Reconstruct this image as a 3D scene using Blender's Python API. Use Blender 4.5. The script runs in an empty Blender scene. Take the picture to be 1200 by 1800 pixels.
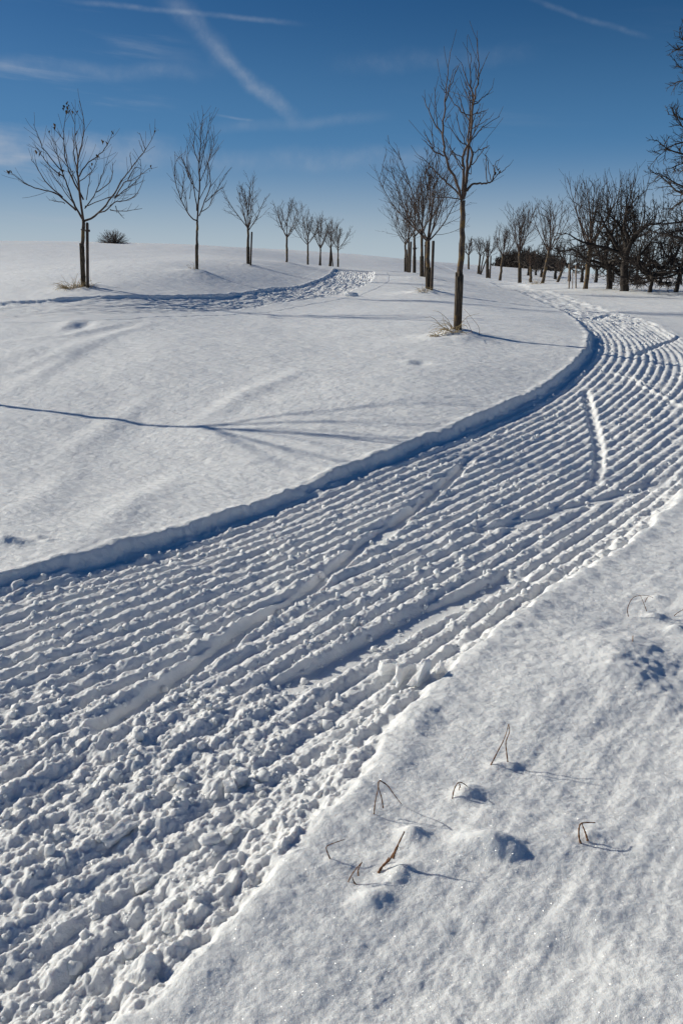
import bpy, math, random
import numpy as np
from mathutils import Vector, Matrix

# ------------------------------------------------------------------ camera, sky, sun
scene = bpy.context.scene
COL = scene.collection
F = 1500.0                      # focal length in photo pixels (photo 1200 x 1800)
CAM_Z = 1.65
PITCH = math.atan(430.0 / F)    # eye level sits at photo row 470
cp, sp = math.cos(PITCH), math.sin(PITCH)

cam_data = bpy.data.cameras.new('camera')
cam_data.sensor_fit = 'VERTICAL'
cam_data.sensor_height = 36.0
cam_data.sensor_width = 24.0
cam_data.lens = F / 1800 * 36.0
cam_data.clip_start = 0.05
cam_data.clip_end = 9000
cam = bpy.data.objects.new('camera', cam_data)
COL.objects.link(cam)
cam.location = (0, 0, CAM_Z)
cam.rotation_euler = (math.pi / 2 - PITCH, 0, 0)
scene.camera = cam

SUN_EL = math.radians(24)
SUN_AZ = math.radians(-25)      # direction the shadows run, from +X
lx, ly = math.cos(SUN_AZ), math.sin(SUN_AZ)
light_dir = Vector((math.cos(SUN_EL) * lx, math.cos(SUN_EL) * ly, -math.sin(SUN_EL)))
sun_data = bpy.data.lights.new('sun', 'SUN')
sun_data.energy = 4.1
sun_data.angle = math.radians(0.7)
sun_data.color = (1.0, 0.95, 0.815)
sun = bpy.data.objects.new('sun', sun_data)
COL.objects.link(sun)
sun.rotation_euler = light_dir.to_track_quat('-Z', 'Y').to_euler()

SKY_STRENGTH = 0.051
scene.view_settings.view_transform = 'Standard'
scene.view_settings.look = 'None'
scene.view_settings.exposure = 0.12
scene.view_settings.gamma = 1.0
scene.view_settings.use_curve_mapping = False

def px_dir(px, py):
    a = (px - 600) / F
    v = (py - 900) / F
    return np.array([a, cp - v * sp, -(sp + v * cp)])

def at(px, py, Y):
    """world point seen at photo pixel (px,py) at forward distance Y"""
    d = px_dir(px, py)
    t = Y / d[1]
    return np.array([d[0] * t, Y, CAM_Z + d[2] * t])

world = bpy.data.worlds.new('World')
scene.world = world
world.use_nodes = True
wn, wl = world.node_tree.nodes, world.node_tree.links
wn.clear()

class NT:
    """small helper for chains of math nodes"""
    def __init__(self, nodes, links):
        self.n, self.l = nodes, links
    def _in(self, node, i, v):
        if hasattr(v, 'is_output') or isinstance(v, bpy.types.NodeSocket):
            self.l.new(v, node.inputs[i])
        else:
            node.inputs[i].default_value = v
    def math(self, op, a, b=0.0, c=0.0, clamp=False):
        nd = self.n.new('ShaderNodeMath'); nd.operation = op; nd.use_clamp = clamp
        self._in(nd, 0, a); self._in(nd, 1, b)
        if op in ('MULTIPLY_ADD', 'SMOOTH_MIN', 'COMPARE'): self._in(nd, 2, c)
        return nd.outputs[0]
    def dot(self, v, vec):
        nd = self.n.new('ShaderNodeVectorMath'); nd.operation = 'DOT_PRODUCT'
        self._in(nd, 0, v); nd.inputs[1].default_value = tuple(vec)
        return nd.outputs['Value']
    def remap(self, v, a, b, c=0.0, d=1.0, smooth=True):
        nd = self.n.new('ShaderNodeMapRange')
        nd.interpolation_type = 'SMOOTHSTEP' if smooth else 'LINEAR'
        self._in(nd, 0, v)
        for i, x in enumerate((a, b, c, d)): nd.inputs[1 + i].default_value = x
        return nd.outputs[0]
    def noise(self, vec, scale, detail=4, rough=0.55, dims='3D'):
        nd = self.n.new('ShaderNodeTexNoise'); nd.noise_dimensions = dims
        self._in(nd, 'Vector', vec)
        nd.inputs['Scale'].default_value = scale
        nd.inputs['Detail'].default_value = detail
        nd.inputs['Roughness'].default_value = rough
        return nd.outputs['Fac']

W = NT(wn, wl)
tc = wn.new('ShaderNodeTexCoord')
gen = tc.outputs['Generated']
sky = wn.new('ShaderNodeTexSky')
sky.sky_type = 'NISHITA'
sky.sun_disc = False
sky.sun_elevation = SUN_EL
sky.sun_rotation = math.atan2(-lx, -ly) % (2 * math.pi)
sky.altitude = 500
sky.air_density = 1.0
sky.dust_density = 0.35
sky.ozone_density = 2.6
hsv = wn.new('ShaderNodeHueSaturation')
hsv.inputs['Saturation'].default_value = 1.24
hsv.inputs['Value'].default_value = 0.80
tint = wn.new('ShaderNodeMix'); tint.data_type = 'RGBA'; tint.blend_type = 'MULTIPLY'
tint.inputs['Factor'].default_value = 1.0
tint.inputs['B'].default_value = (0.84, 0.94, 1.12, 1)
wl.new(sky.outputs[0], tint.inputs['A']); wl.new(tint.outputs['Result'], hsv.inputs['Color'])
# thin cirrus and contrails, laid out by direction in the sky
sepn = wn.new('ShaderNodeSeparateXYZ'); wl.new(gen, sepn.inputs[0])
az = W.math('ARCTAN2', sepn.outputs[0], sepn.outputs[1])
el = W.math('ARCSINE', sepn.outputs[2])
comb = wn.new('ShaderNodeCombineXYZ')
wl.new(W.math('MULTIPLY', az, 1.6), comb.inputs[0]); wl.new(W.math('MULTIPLY_ADD', el, 15.0, W.math('MULTIPLY', az, 1.2)), comb.inputs[1])
wisp = W.noise(comb.outputs[0], 2.3, 6, 0.6)
wisp = W.remap(wisp, 0.50, 0.80)
wispb = W.noise(gen, 2.7, 3, 0.5)
cover = W.remap(wispb, 0.42, 0.62)
cover2 = W.remap(az, 0.25, -0.30, 0.25, 1.0)
lowband = W.remap(el, 0.34, 0.10, 0.35, 1.0)
cl = W.math('MULTIPLY', W.math('MULTIPLY', wisp, cover), W.math('MULTIPLY', cover2, lowband))
cl = W.math('MULTIPLY', cl, 0.55)
# soft bank of cloud low on the left
for (p0, p1, wdt, amt, seed) in [((-200, 262), (330, 262), 0.018, 0.50, 1.0), ((-150, 285), (180, 280), 0.006, 0.35, 2.0),
                                 ((100, 285), (900, 275), 0.014, 0.2, 5.0),
                                 ((-100, 112), (400, 132), 0.010, 0.2, 3.0), ((330, 230), (700, 205), 0.007, 0.14, 4.0),
                                 # contrails
                                 ((90, -3), (545, 45), 0.0032, 0.24, 6.0), ((284, -20), (420, 125), 0.0135, 0.22, 7.0),
                                 ((360, 70), (530, 218), 0.0095, 0.34, 8.0), ((375, 201), (448, 212), 0.0016, 0.22, 9.0),
                                 ((915, -6), (1150, 70), 0.0032, 0.14, 10.0), ((560, 120), (960, 90), 0.012, 0.08, 11.0)]:
    a = px_dir(*p0); b = px_dir(*p1)
    a /= np.linalg.norm(a); b /= np.linalg.norm(b)
    n = np.cross(a, b); n /= np.linalg.norm(n)
    m = a + b; m /= np.linalg.norm(m)
    tdir = np.cross(n, m)
    half = math.acos(min(1, float(a @ b))) / 2
    nz = W.noise(gen, 9.0 + seed, 5, 0.6)
    dist = W.math('ABSOLUTE', W.math('ADD', W.dot(gen, n), W.math('MULTIPLY', W.math('SUBTRACT', nz, 0.5), wdt * 2.2)))
    along = W.math('ABSOLUTE', W.dot(gen, tdir))
    f1 = W.remap(dist, wdt * 1.2, 0.0)
    f2 = W.remap(along, math.sin(half) * 1.05, math.sin(half) * 0.5)
    front = W.math('GREATER_THAN', W.dot(gen, m), 0.0)
    streak = W.remap(W.noise(gen, 30.0 + seed * 3, 4, 0.6), 0.3, 0.75, 0.35, 1.0)
    f = W.math('MULTIPLY', W.math('MULTIPLY', W.math('MULTIPLY', f1, f2), front), W.math('MULTIPLY', streak, amt))
    cl = W.math('ADD', cl, f)
# haze towards the horizon
hz = W.remap(el, 0.27, -0.03, 0.0, 1.0)
hz = W.math('POWER', hz, 0.9)
hz = W.math('MULTIPLY', hz, 1.0)
mixh = wn.new('ShaderNodeMix'); mixh.data_type = 'RGBA'
wl.new(hz, mixh.inputs['Factor']); wl.new(hsv.outputs[0], mixh.inputs['A'])
hcol = wn.new('ShaderNodeMix'); hcol.data_type = 'RGBA'     # bluish haze, paler right at the horizon
wl.new(W.remap(el, 0.14, 0.0), hcol.inputs['Factor'])
hcol.inputs['A'].default_value = (1.5, 4.4, 8.9, 1); hcol.inputs['B'].default_value = (7.9, 9.5, 10.6, 1)
wl.new(hcol.outputs['Result'], mixh.inputs['B'])
mixc = wn.new('ShaderNodeMix'); mixc.data_type = 'RGBA'
wl.new(W.math('ADD', cl, 0.0, clamp=True), mixc.inputs['Factor'])
wl.new(mixh.outputs['Result'], mixc.inputs['A'])
mixc.inputs['B'].default_value = (7.2, 8.2, 9.8, 1)
bg = wn.new('ShaderNodeBackground')
bg.inputs['Strength'].default_value = SKY_STRENGTH
wl.new(mixc.outputs['Result'], bg.inputs['Color'])
wo = wn.new('ShaderNodeOutputWorld')
wl.new(bg.outputs[0], wo.inputs[0])

# ------------------------------------------------------------------ materials
def new_mat(name):
    m = bpy.data.materials.new(name); m.use_nodes = True
    m.node_tree.nodes.clear()
    return m, NT(m.node_tree.nodes, m.node_tree.links)

def snow_material():
    m, N = new_mat('snow')
    n, l = N.n, N.l
    out = n.new('ShaderNodeOutputMaterial')
    tcn = n.new('ShaderNodeTexCoord'); P = tcn.outputs['Object']
    pr = n.new('ShaderNodeBsdfPrincipled')
    big = N.noise(P, 0.6, 3)
    ramp = n.new('ShaderNodeMix'); ramp.data_type = 'RGBA'
    l.new(big, ramp.inputs['Factor'])
    ramp.inputs['A'].default_value = (0.85, 0.852, 0.85, 1)
    ramp.inputs['B'].default_value = (0.90, 0.902, 0.898, 1)
    l.new(ramp.outputs['Result'], pr.inputs['Base Color'])
    pr.inputs['Roughness'].default_value = 0.6
    pr.inputs['Specular IOR Level'].default_value = 0.2
    pr.inputs['Subsurface Weight'].default_value = 0.75
    pr.inputs['Subsurface Radius'].default_value = (1.0, 0.92, 0.85)
    pr.inputs['Subsurface Scale'].default_value = 0.016
    # snow grains
    g1 = N.noise(P, 55, 4, 0.65)
    g2 = N.noise(P, 260, 3, 0.7)
    h = N.math('ADD', N.math('MULTIPLY', g1, 0.0085), N.math('MULTIPLY', g2, 0.0045))
    bump = n.new('ShaderNodeBump')
    bump.inputs['Strength'].default_value = 0.8
    bump.inputs['Distance'].default_value = 1.0
    l.new(h, bump.inputs['Height'])
    l.new(bump.outputs[0], pr.inputs['Normal'])
    # crystal glints
    vor = n.new('ShaderNodeTexVoronoi'); vor.inputs['Scale'].default_value = 520
    l.new(P, vor.inputs['Vector'])
    vm = n.new('ShaderNodeVectorMath'); vm.operation = 'MULTIPLY_ADD'
    l.new(vor.outputs['Color'], vm.inputs[0])
    vm.inputs[1].default_value = (2.4, 2.4, 2.4); vm.inputs[2].default_value = (-1.2, -1.2, -1.2)
    geo = n.new('ShaderNodeNewGeometry')
    va = n.new('ShaderNodeVectorMath'); va.operation = 'ADD'
    l.new(vm.outputs[0], va.inputs[0]); l.new(geo.outputs['Normal'], va.inputs[1])
    vn = n.new('ShaderNodeVectorMath'); vn.operation = 'NORMALIZE'; l.new(va.outputs[0], vn.inputs[0])
    gl = n.new('ShaderNodeBsdfGlossy'); gl.inputs['Roughness'].default_value = 0.18
    l.new(vn.outputs[0], gl.inputs['Normal'])
    mx = n.new('ShaderNodeMixShader')
    mx.inputs[0].default_value = 0.014
    l.new(pr.outputs[0], mx.inputs[1]); l.new(gl.outputs[0], mx.inputs[2])
    l.new(mx.outputs[0], out.inputs[0])
    return m

def bark_material(name, c1, c2, scale=18, moss=None):
    m, N = new_mat(name)
    n, l = N.n, N.l
    out = n.new('ShaderNodeOutputMaterial')
    tcn = n.new('ShaderNodeTexCoord')
    mp = n.new('ShaderNodeMapping'); mp.inputs['Scale'].default_value = (1, 1, 0.35)
    l.new(tcn.outputs['Object'], mp.inputs[0])
    f = N.noise(mp.outputs[0], scale, 5, 0.65)
    f2 = N.remap(f, 0.35, 0.65)
    mix = n.new('ShaderNodeMix'); mix.data_type = 'RGBA'
    l.new(f2, mix.inputs['Factor'])
    mix.inputs['A'].default_value = (*c1, 1); mix.inputs['B'].default_value = (*c2, 1)
    colr = mix.outputs['Result']
    if moss:
        f3 = N.remap(N.noise(tcn.outputs['Object'], 7, 4), 0.48, 0.6)
        mix2 = n.new('ShaderNodeMix'); mix2.data_type = 'RGBA'
        l.new(f3, mix2.inputs['Factor']); l.new(colr, mix2.inputs['A'])
        mix2.inputs['B'].default_value = (*moss, 1)
        colr = mix2.outputs['Result']
    pr = n.new('ShaderNodeBsdfPrincipled')
    l.new(colr, pr.inputs['Base Color'])
    pr.inputs['Roughness'].default_value = 0.85
    b = n.new('ShaderNodeBump'); b.inputs['Distance'].default_value = 0.02; b.inputs['Strength'].default_value = 0.6
    l.new(f, b.inputs['Height']); l.new(b.outputs[0], pr.inputs['Normal'])
    l.new(pr.outputs[0], out.inputs[0])
    return m

def plain_material(name, c1, c2, scale=30, rough=0.7):
    return bark_material(name, c1, c2, scale)

M_SNOW = snow_material()
M_BARK = bark_material('young_bark', (0.045, 0.032, 0.024), (0.11, 0.08, 0.055), 24, (0.16, 0.10, 0.035))
M_TWIG = plain_material('twig_bark', (0.05, 0.032, 0.024), (0.10, 0.065, 0.048), 12)
M_OLD = bark_material('old_bark', (0.016, 0.012, 0.010), (0.045, 0.033, 0.026), 9)
M_OLDTWIG = plain_material('old_twig_bark', (0.020, 0.014, 0.011), (0.046, 0.032, 0.024), 6)
M_STAKE = plain_material('stake_wood', (0.04, 0.028, 0.02), (0.10, 0.07, 0.05), 20)
M_PALE = plain_material('pale_wood', (0.28, 0.20, 0.14), (0.42, 0.32, 0.23), 14)
M_GUARD = plain_material('guard_mesh', (0.035, 0.026, 0.018), (0.13, 0.095, 0.06), 26)
M_STRAW = plain_material('dry_grass', (0.30, 0.21, 0.10), (0.48, 0.37, 0.20), 40)
M_STALK = plain_material('dry_stalk', (0.11, 0.042, 0.020), (0.30, 0.15, 0.065), 60)
M_LEAF = plain_material('dry_leaf', (0.05, 0.03, 0.015), (0.14, 0.08, 0.03), 60)

# ------------------------------------------------------------------ noise
def _hash(ix, iy, seed):
    h = (ix * 374761393 + iy * 668265263 + seed * 1442695041) & 0xFFFFFFFF
    h = ((h ^ (h >> 13)) * 1274126177) & 0xFFFFFFFF
    return h ^ (h >> 16)

_ANG = np.arange(256) * (2 * math.pi / 256)
_GX, _GY = np.cos(_ANG).astype(np.float32), np.sin(_ANG).astype(np.float32)

def gn(x, y, seed=0):
    """2-D gradient noise, about -1..1"""
    x0 = np.floor(x); y0 = np.floor(y)
    ix = x0.astype(np.int64); iy = y0.astype(np.int64)
    fx = (x - x0).astype(np.float32); fy = (y - y0).astype(np.float32)
    u = fx * fx * fx * (fx * (fx * 6 - 15) + 10)
    v = fy * fy * fy * (fy * (fy * 6 - 15) + 10)
    def g(dx, dy):
        h = _hash(ix + dx, iy + dy, seed) & 255
        return _GX[h] * (fx - dx) + _GY[h] * (fy - dy)
    a = g(0, 0); b = g(1, 0); c = g(0, 1); d = g(1, 1)
    return 1.5 * ((a + (b - a) * u) * (1 - v) + (c + (d - c) * u) * v)

def fbm(x, y, seed, octaves=3, gain=0.5):
    s = 0; a = 1.0; f = 1.0
    for i in range(octaves):
        s = s + a * gn(x * f + 17.3 * i, y * f - 9.1 * i, seed + i * 7)
        a *= gain; f *= 2.03
    return s

def cells(x, y, seed, k=1.0):
    """rounded lumps: 0 between, 1 on top of a lump (worley based)"""
    x0 = np.floor(x).astype(np.int64); y0 = np.floor(y).astype(np.int64)
    best = np.full(np.shape(x), 9.0, np.float32); hb = np.zeros(np.shape(x), np.float32)
    for dx in (-1, 0, 1):
        for dy in (-1, 0, 1):
            h = _hash(x0 + dx, y0 + dy, seed)
            cx = (h & 1023) / 1023.0; cy = ((h >> 10) & 1023) / 1023.0
            dd = ((x0 + dx + cx - x) ** 2 + (y0 + dy + cy - y) ** 2).astype(np.float32)
            m = dd < best
            best = np.where(m, dd, best)
            hb = np.where(m, ((h >> 20) & 255) / 255.0, hb).astype(np.float32)
    r = np.sqrt(best)
    return np.sqrt(np.clip(1 - (r * 1.25) ** 2, 0, 1)) * (0.35 + 0.65 * hb)

def ss(a, b, x):
    t = np.clip((x - a) / (b - a), 0, 1)
    return t * t * (3 - 2 * t)

# ------------------------------------------------------------------ the lie of the land
ctrl = [  # photo column, photo row, forward distance
    (0, 740, 9.2), (240, 755, 8.9), (500, 850, 6.7), (0, 560, 16.8), (0, 533, 19.2), (150, 508, 21.0), (150, 556, 16.8),
    (347, 477, 26.5), (437, 465, 36.0), (505, 462, 45.0), (542, 467, 53.0), (594, 470, 75.0), (400, 545, 19.5), (400, 520, 23.0),
    (520, 503, 31.0), (560, 525, 24.5), (580, 483, 43.0), (658, 480, 45.0),
    (0, 423, 75.0), (200, 428, 78.0), (400, 437, 82.0), (600, 452, 95.0), (700, 458, 100.0), (800, 467, 110.0), (900, 473, 125.0),
    (1000, 478, 135.0), (1100, 483, 140.0), (1200, 485, 140.0), (0, 470, 33.0), (250, 455, 42.0),
    (803, 590, 14.0), (750, 516, 27.0), (742, 488, 38.0), (728, 481, 48.0), (715, 477, 62.0), (600, 620, 12.6), (300, 620, 12.6), (700, 700, 9.6),
    (1047, 607, 13.4), (1020, 568, 18.0), (950, 530, 30.0), (877, 502, 55.0), (1200, 593, 16.6), (1083, 548, 25.0), (940, 510, 47.0),
    (1030, 508, 42.0), (955, 497, 52.0), (913, 495, 58.0), (878, 492, 70.0), (857, 488, 84.0), (840, 482, 98.0), (823, 475, 112.0),
    (1095, 511, 40.0), (1140, 515, 38.0), (1200, 520, 36.0), (1350, 560, 22.0), (1350, 520, 38.0),
    (800, 750, 8.45), (950, 690, 10.2), (1200, 700, 9.7), (-300, 500, 30.0), (-300, 560, 18.0), (-300, 430, 70.0),
]
cx_ = []; cz_ = []
def to_q(X, Y):
    r = np.sqrt(X * X + Y * Y)
    a = np.clip(np.arctan2(X, Y), -0.75, 0.75)
    return a * 2.2, np.log(np.clip(r, 0.9, 155.0))
for (px, py, Y) in ctrl:
    p = at(px, py, Y); cx_.append(to_q(p[0], p[1])); cz_.append(p[2])
for a in (-40, -20, 0, 20, 40):
    for r in (0.9, 1.7, 3.2, 5.0):
        X, Y = r * math.sin(math.radians(a)), r * math.cos(math.radians(a))
        cx_.append(to_q(X, Y)); cz_.append(0.0)
cx_ = np.array(cx_); cz_ = np.array(cz_)
def _k(d2):
    return 0.5 * d2 * np.log(d2 + 1e-9)
_n = len(cz_)
K = _k(((cx_[:, None, :] - cx_[None, :, :]) ** 2).sum(-1)) + np.eye(_n) * 0.004
Pm = np.c_[np.ones(_n), cx_]
A = np.block([[K, Pm], [Pm.T, np.zeros((3, 3))]])
sol = np.linalg.solve(A, np.r_[cz_, np.zeros(3)])

def base_z(X, Y):
    X = np.asarray(X, float); Y = np.asarray(Y, float)
    sh = X.shape
    q0, q1 = to_q(X.ravel(), Y.ravel())
    z = sol[_n] + sol[_n + 1] * q0 + sol[_n + 2] * q1
    for i in range(_n):
        z += sol[i] * _k((q0 - cx_[i, 0]) ** 2 + (q1 - cx_[i, 1]) ** 2)
    r = np.sqrt(X.ravel() ** 2 + Y.ravel() ** 2)
    far = np.clip(r - 150, 0, None)
    z = z - far * 0.03
    # behind the photographer the field just carries on level
    back = ss(0.2, -0.6, Y.ravel() / np.maximum(r, 1e-6))
    z = z * (1 - back) + np.clip(z, -0.2, 0.4) * back
    return z.reshape(sh)

def ground(px, py):
    """where the sight line through a photo pixel meets the land"""
    d = px_dir(px, py); d = d / d[1]
    Y = np.exp(np.linspace(math.log(1.0), math.log(190), 900))
    z = base_z(d[0] * Y, Y); ray = CAM_Z + d[2] * Y
    below = np.nonzero(ray <= z)[0]
    i = below[0] if len(below) else len(Y) - 1
    i = max(i, 1)
    f0 = ray[i - 1] - z[i - 1]; f1 = ray[i] - z[i]
    t = f0 / (f0 - f1) if f0 != f1 else 0
    Yh = Y[i - 1] + (Y[i] - Y[i - 1]) * min(max(t, 0), 1)
    return np.array([d[0] * Yh, Yh])

# ------------------------------------------------------------------ groomed tracks
class Path:
    """left edge of a track as a curve; d is the distance to its right"""
    def __init__(self, pts):
        pts = np.array(pts)
        # resample with a smooth curve through the points
        seg = np.r_[0, np.cumsum(np.linalg.norm(np.diff(pts, axis=0), axis=1))]
        t = np.arange(0, seg[-1], 0.25)
        X = np.interp(t, seg, pts[:, 0]); Y = np.interp(t, seg, pts[:, 1])
        self.t = t
        for _ in range(3):
            kx = []
            for V in (X, Y):
                wdt = 7
                pad = np.r_[2 * V[0] - V[wdt:0:-1], V, 2 * V[-1] - V[-2:-wdt - 2:-1]]
                kx.append(np.convolve(pad, np.ones(2 * wdt + 1) / (2 * wdt + 1), 'valid'))
            X, Y = kx
        self.X, self.Y = X, Y
        dx = np.gradient(X); dy = np.gradient(Y); ll = np.hypot(dx, dy)
        self.len = np.r_[0, np.cumsum(np.hypot(np.diff(X), np.diff(Y)))]
        self.tx, self.ty = dx / ll, dy / ll
        self.cX, self.cY, self.cL = X[::8], Y[::8], self.len[::8]
    def coords(self, x, y):
        best = np.full(x.shape, 1e9); s = np.zeros(x.shape)
        for a, b, c in zip(self.cX, self.cY, self.cL):
            dd = (x - a) ** 2 + (y - b) ** 2
            m = dd < best
            best = np.where(m, dd, best); s = np.where(m, c, s)
        for _ in range(4):
            px_ = np.interp(s, self.len, self.X); py_ = np.interp(s, self.len, self.Y)
            tx = np.interp(s, self.len, self.tx); ty = np.interp(s, self.len, self.ty)
            s = s + (x - px_) * tx + (y - py_) * ty
            s = np.clip(s, 0, self.len[-1])
        px_ = np.interp(s, self.len, self.X); py_ = np.interp(s, self.len, self.Y)
        tx = np.interp(s, self.len, self.tx); ty = np.interp(s, self.len, self.ty)
        return s, (x - px_) * ty - (y - py_) * tx
    def point(self, s, d):
        px_ = np.interp(s, self.len, self.X); py_ = np.interp(s, self.len, self.Y)
        tx = np.interp(s, self.len, self.tx); ty = np.interp(s, self.len, self.ty)
        return px_ + ty * d, py_ - tx * d

main_px = [(0, 1012), (100, 988), (200, 958), (300, 925), (400, 893), (500, 862), (600, 826), (700, 788), (800, 750), (870, 724), (927, 700),
           (967, 680), (1013, 653), (1042, 627), (1047, 607), (1040, 590), (1020, 568), (1000, 552), (950, 530), (900, 509), (865, 496)]
mp = [ground(*p) for p in main_px]
d0 = (mp[2] - mp[0]) / np.linalg.norm(mp[2] - mp[0])
mp = [mp[0] - d0 * 9, mp[0] - d0 * 5, mp[0] - d0 * 2.5] + mp
de = (mp[-1] - mp[-3]) / np.linalg.norm(mp[-1] - mp[-3])
mp = mp + [mp[-1] + de * 20 + np.array([-1, 0]), mp[-1] + de * 50 + np.array([-5, 0])]
MAIN = Path(mp)
# width along the track, from the right-hand edge in the photograph
rt_px = [(240, 1790), (380, 1640), (540, 1470), (660, 1340), (720, 1250), (800, 1170), (900, 1090), (970, 1035), (1060, 980), (1130, 930), (1195, 868),
         (1200, 593), (1133, 567), (1083, 548), (1033, 532), (940, 510)]
rp = np.array([ground(*p) for p in rt_px])
rs, rd = MAIN.coords(rp[:, 0], rp[:, 1])
o = np.argsort(rs); rs, rd = rs[o], rd[o]
print('main track right edge s,d:', [(round(float(a), 1), round(float(b), 2)) for a, b in zip(rs, rd)])
def main_width(s):
    return np.interp(s, rs, np.clip(rd, 1.7, 3.2))

left_px = [(0, 533), (60, 531), (200, 528), (300, 525), (400, 519), (470, 511), (520, 502), (560, 493), (577, 485), (582, 478)]
lp = [ground(*p) for p in left_px]
d0 = (lp[1] - lp[0]) / np.linalg.norm(lp[1] - lp[0])
lp = [lp[0] - d0 * 14, lp[0] - d0 * 7] + lp
de = (lp[-1] - lp[-3]) / np.linalg.norm(lp[-1] - lp[-3])
lp = lp + [lp[-1] + de * 4]
LEFT = Path(lp)
lr_px = [(0, 560), (150, 556), (280, 553), (400, 545), (480, 535), (560, 525), (610, 514), (640, 503), (655, 490), (658, 479)]
lr = np.array([ground(*p) for p in lr_px])
ls, ld = LEFT.coords(lr[:, 0], lr[:, 1])
print('left track right edge s,d:', [(round(float(a), 1), round(float(b), 2)) for a, b in zip(ls, ld)], 'len', LEFT.len[-1])
o = np.argsort(ls); ls, ld = ls[o], np.clip(ld[o], 1.6, 3.2)
def left_width(s):
    return np.interp(s, ls, ld)
LEFT_END = LEFT.len[-1] - 3.5

def poly_dist(X, Y, pts):
    """distance to a polyline and 0..1 position along it"""
    pts = np.array(pts); best = np.full(X.shape, 1e9); T = np.zeros(X.shape)
    n = len(pts) - 1
    for i in range(n):
        a, b = pts[i], pts[i + 1]; ab = b - a
        t = np.clip(((X - a[0]) * ab[0] + (Y - a[1]) * ab[1]) / (ab @ ab), 0, 1)
        dd = np.hypot(X - a[0] - ab[0] * t, Y - a[1] - ab[1] * t)
        m = dd < best; best = np.where(m, dd, best); T = np.where(m, (i + t) / n, T)
    return best, T

def gpts(pxs): return [ground(*p) for p in pxs]

# grooves in the groomed snow: points, half width, depth
GROOVES = [
    (gpts([(835, 782), (790, 825), (735, 873), (640, 935), (540, 1015), (430, 1078), (330, 1150), (230, 1215), (150, 1260)]), 0.045, 0.040),
    (gpts([(1028, 672), (1040, 715), (1052, 765), (1054, 800), (1044, 838)]), 0.042, 0.028),
    (gpts([(920, 985), (850, 1015), (760, 1050), (660, 1100), (560, 1150), (470, 1185)]), 0.075, 0.035),
    (gpts([(1095, 648), (1130, 662), (1200, 668), (1270, 672)]), 0.03, 0.035),
    (gpts([(1118, 618), (1160, 600), (1195, 590)]), 0.04, 0.03),
    (gpts([(1075, 642), (1120, 660), (1170, 685), (1230, 715)]), 0.03, -0.018),
    (gpts([(1040, 560), (1075, 552)]), 0.06, 0.04),
    (gpts([(1180, 825), (1090, 850), (1000, 872), (900, 900), (820, 915)]), 0.06, 0.03),
    (gpts([(700, 900), (640, 940)]), 0.06, 0.02),
]
# lumps and hollows of the untouched snow: photo pixel, size along, size across, height, turn
LUMPS = [(862, 1494, 0.080, 0.036, 0.050, -15), (725, 1468, 0.04, 0.03, 0.030, 0), (700, 1540, 0.05, 0.03, 0.022, 40),
         (655, 1585, 0.04, 0.03, 0.030, 0), (590, 1520, 0.05, 0.03, 0.018, 0), (825, 1395, 0.05, 0.03, 0.028, 0), (815, 1405, 0.03, 0.02, 0.012, 0),
         (1100, 1180, 0.16, 0.25, 0.05, 0), (1165, 1195, 0.15, 0.2, -0.035, 0), (940, 1150, 0.3, 0.5, 0.035, 0),
         (1150, 1085, 0.05, 0.03, 0.025, 0), (1190, 1105, 0.05, 0.03, 0.03, 0), (1150, 1055, 0.04, 0.02, 0.02, -20), (1080, 1150, 0.2, 0.1, 0.015, 0),
         (1145, 1150, 0.03, 0.02, 0.018, 0), (1120, 1130, 0.03, 0.02, 0.012, 0),
         (870, 1345, 0.03, 0.02, 0.008, 0), (900, 1343, 0.03, 0.02, 0.014, 0), (1040, 1475, 0.03, 0.02, 0.012, 0),
         (1020, 1680, 0.06, 0.05, -0.012, 0), (1050, 1620, 0.2, 0.12, 0.02, 0), (1160, 1760, 0.2, 0.12, 0.03, 0), (760, 1700, 0.2, 0.12, -0.015, 0),
         (650, 1440, 0.06, 0.03, 0.008, 50),
         (125, 573, 0.22, 0.5, 0.045, 0), (145, 571, 0.15, 0.4, -0.07, 0), (210, 573, 0.3, 0.4, -0.03, 0), (60, 620, 0.5, 0.6, 0.04, 0), (12, 955, 0.10, 0.06, 0.05, 0),
         (70, 945, 0.05, 0.03, 0.02, 0), (85, 952, 0.04, 0.03, 0.015, 0),
         (740, 640, 0.12, 0.12, -0.03, 0), (718, 638, 0.12, 0.12, 0.02, 0)]
# mounds round the tree feet
MOUNDS = [(148, 508, 0.7, 0.08), (803, 592, 0.55, 0.10), (347, 479, 0.6, 0.07), (752, 517, 0.8, 0.14), (437, 466, 0.5, 0.05),
          (1030, 510, 0.6, 0.05), (742, 489, 0.8, 0.08), (505, 463, 0.6, 0.06), (728, 482, 0.9, 0.08)]
LUMP_W = [(ground(a, b), sa, sb, h, math.radians(t)) for a, b, sa, sb, h, t in LUMPS]
MOUND_W = [(ground(a, b), s, h) for a, b, s, h in MOUNDS]
FURROWS = [gpts([(330, 760), (430, 690), (560, 640)]), gpts([(120, 980), (230, 890), (330, 830)]), gpts([(0, 600), (120, 590), (260, 560)]), gpts([(0, 700), (70, 655), (190, 590), (300, 560)]), gpts([(60, 830), (200, 745), (270, 690)]), gpts([(0, 660), (100, 625), (170, 590)]),
           gpts([(0, 920), (90, 870), (140, 800)])]

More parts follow.
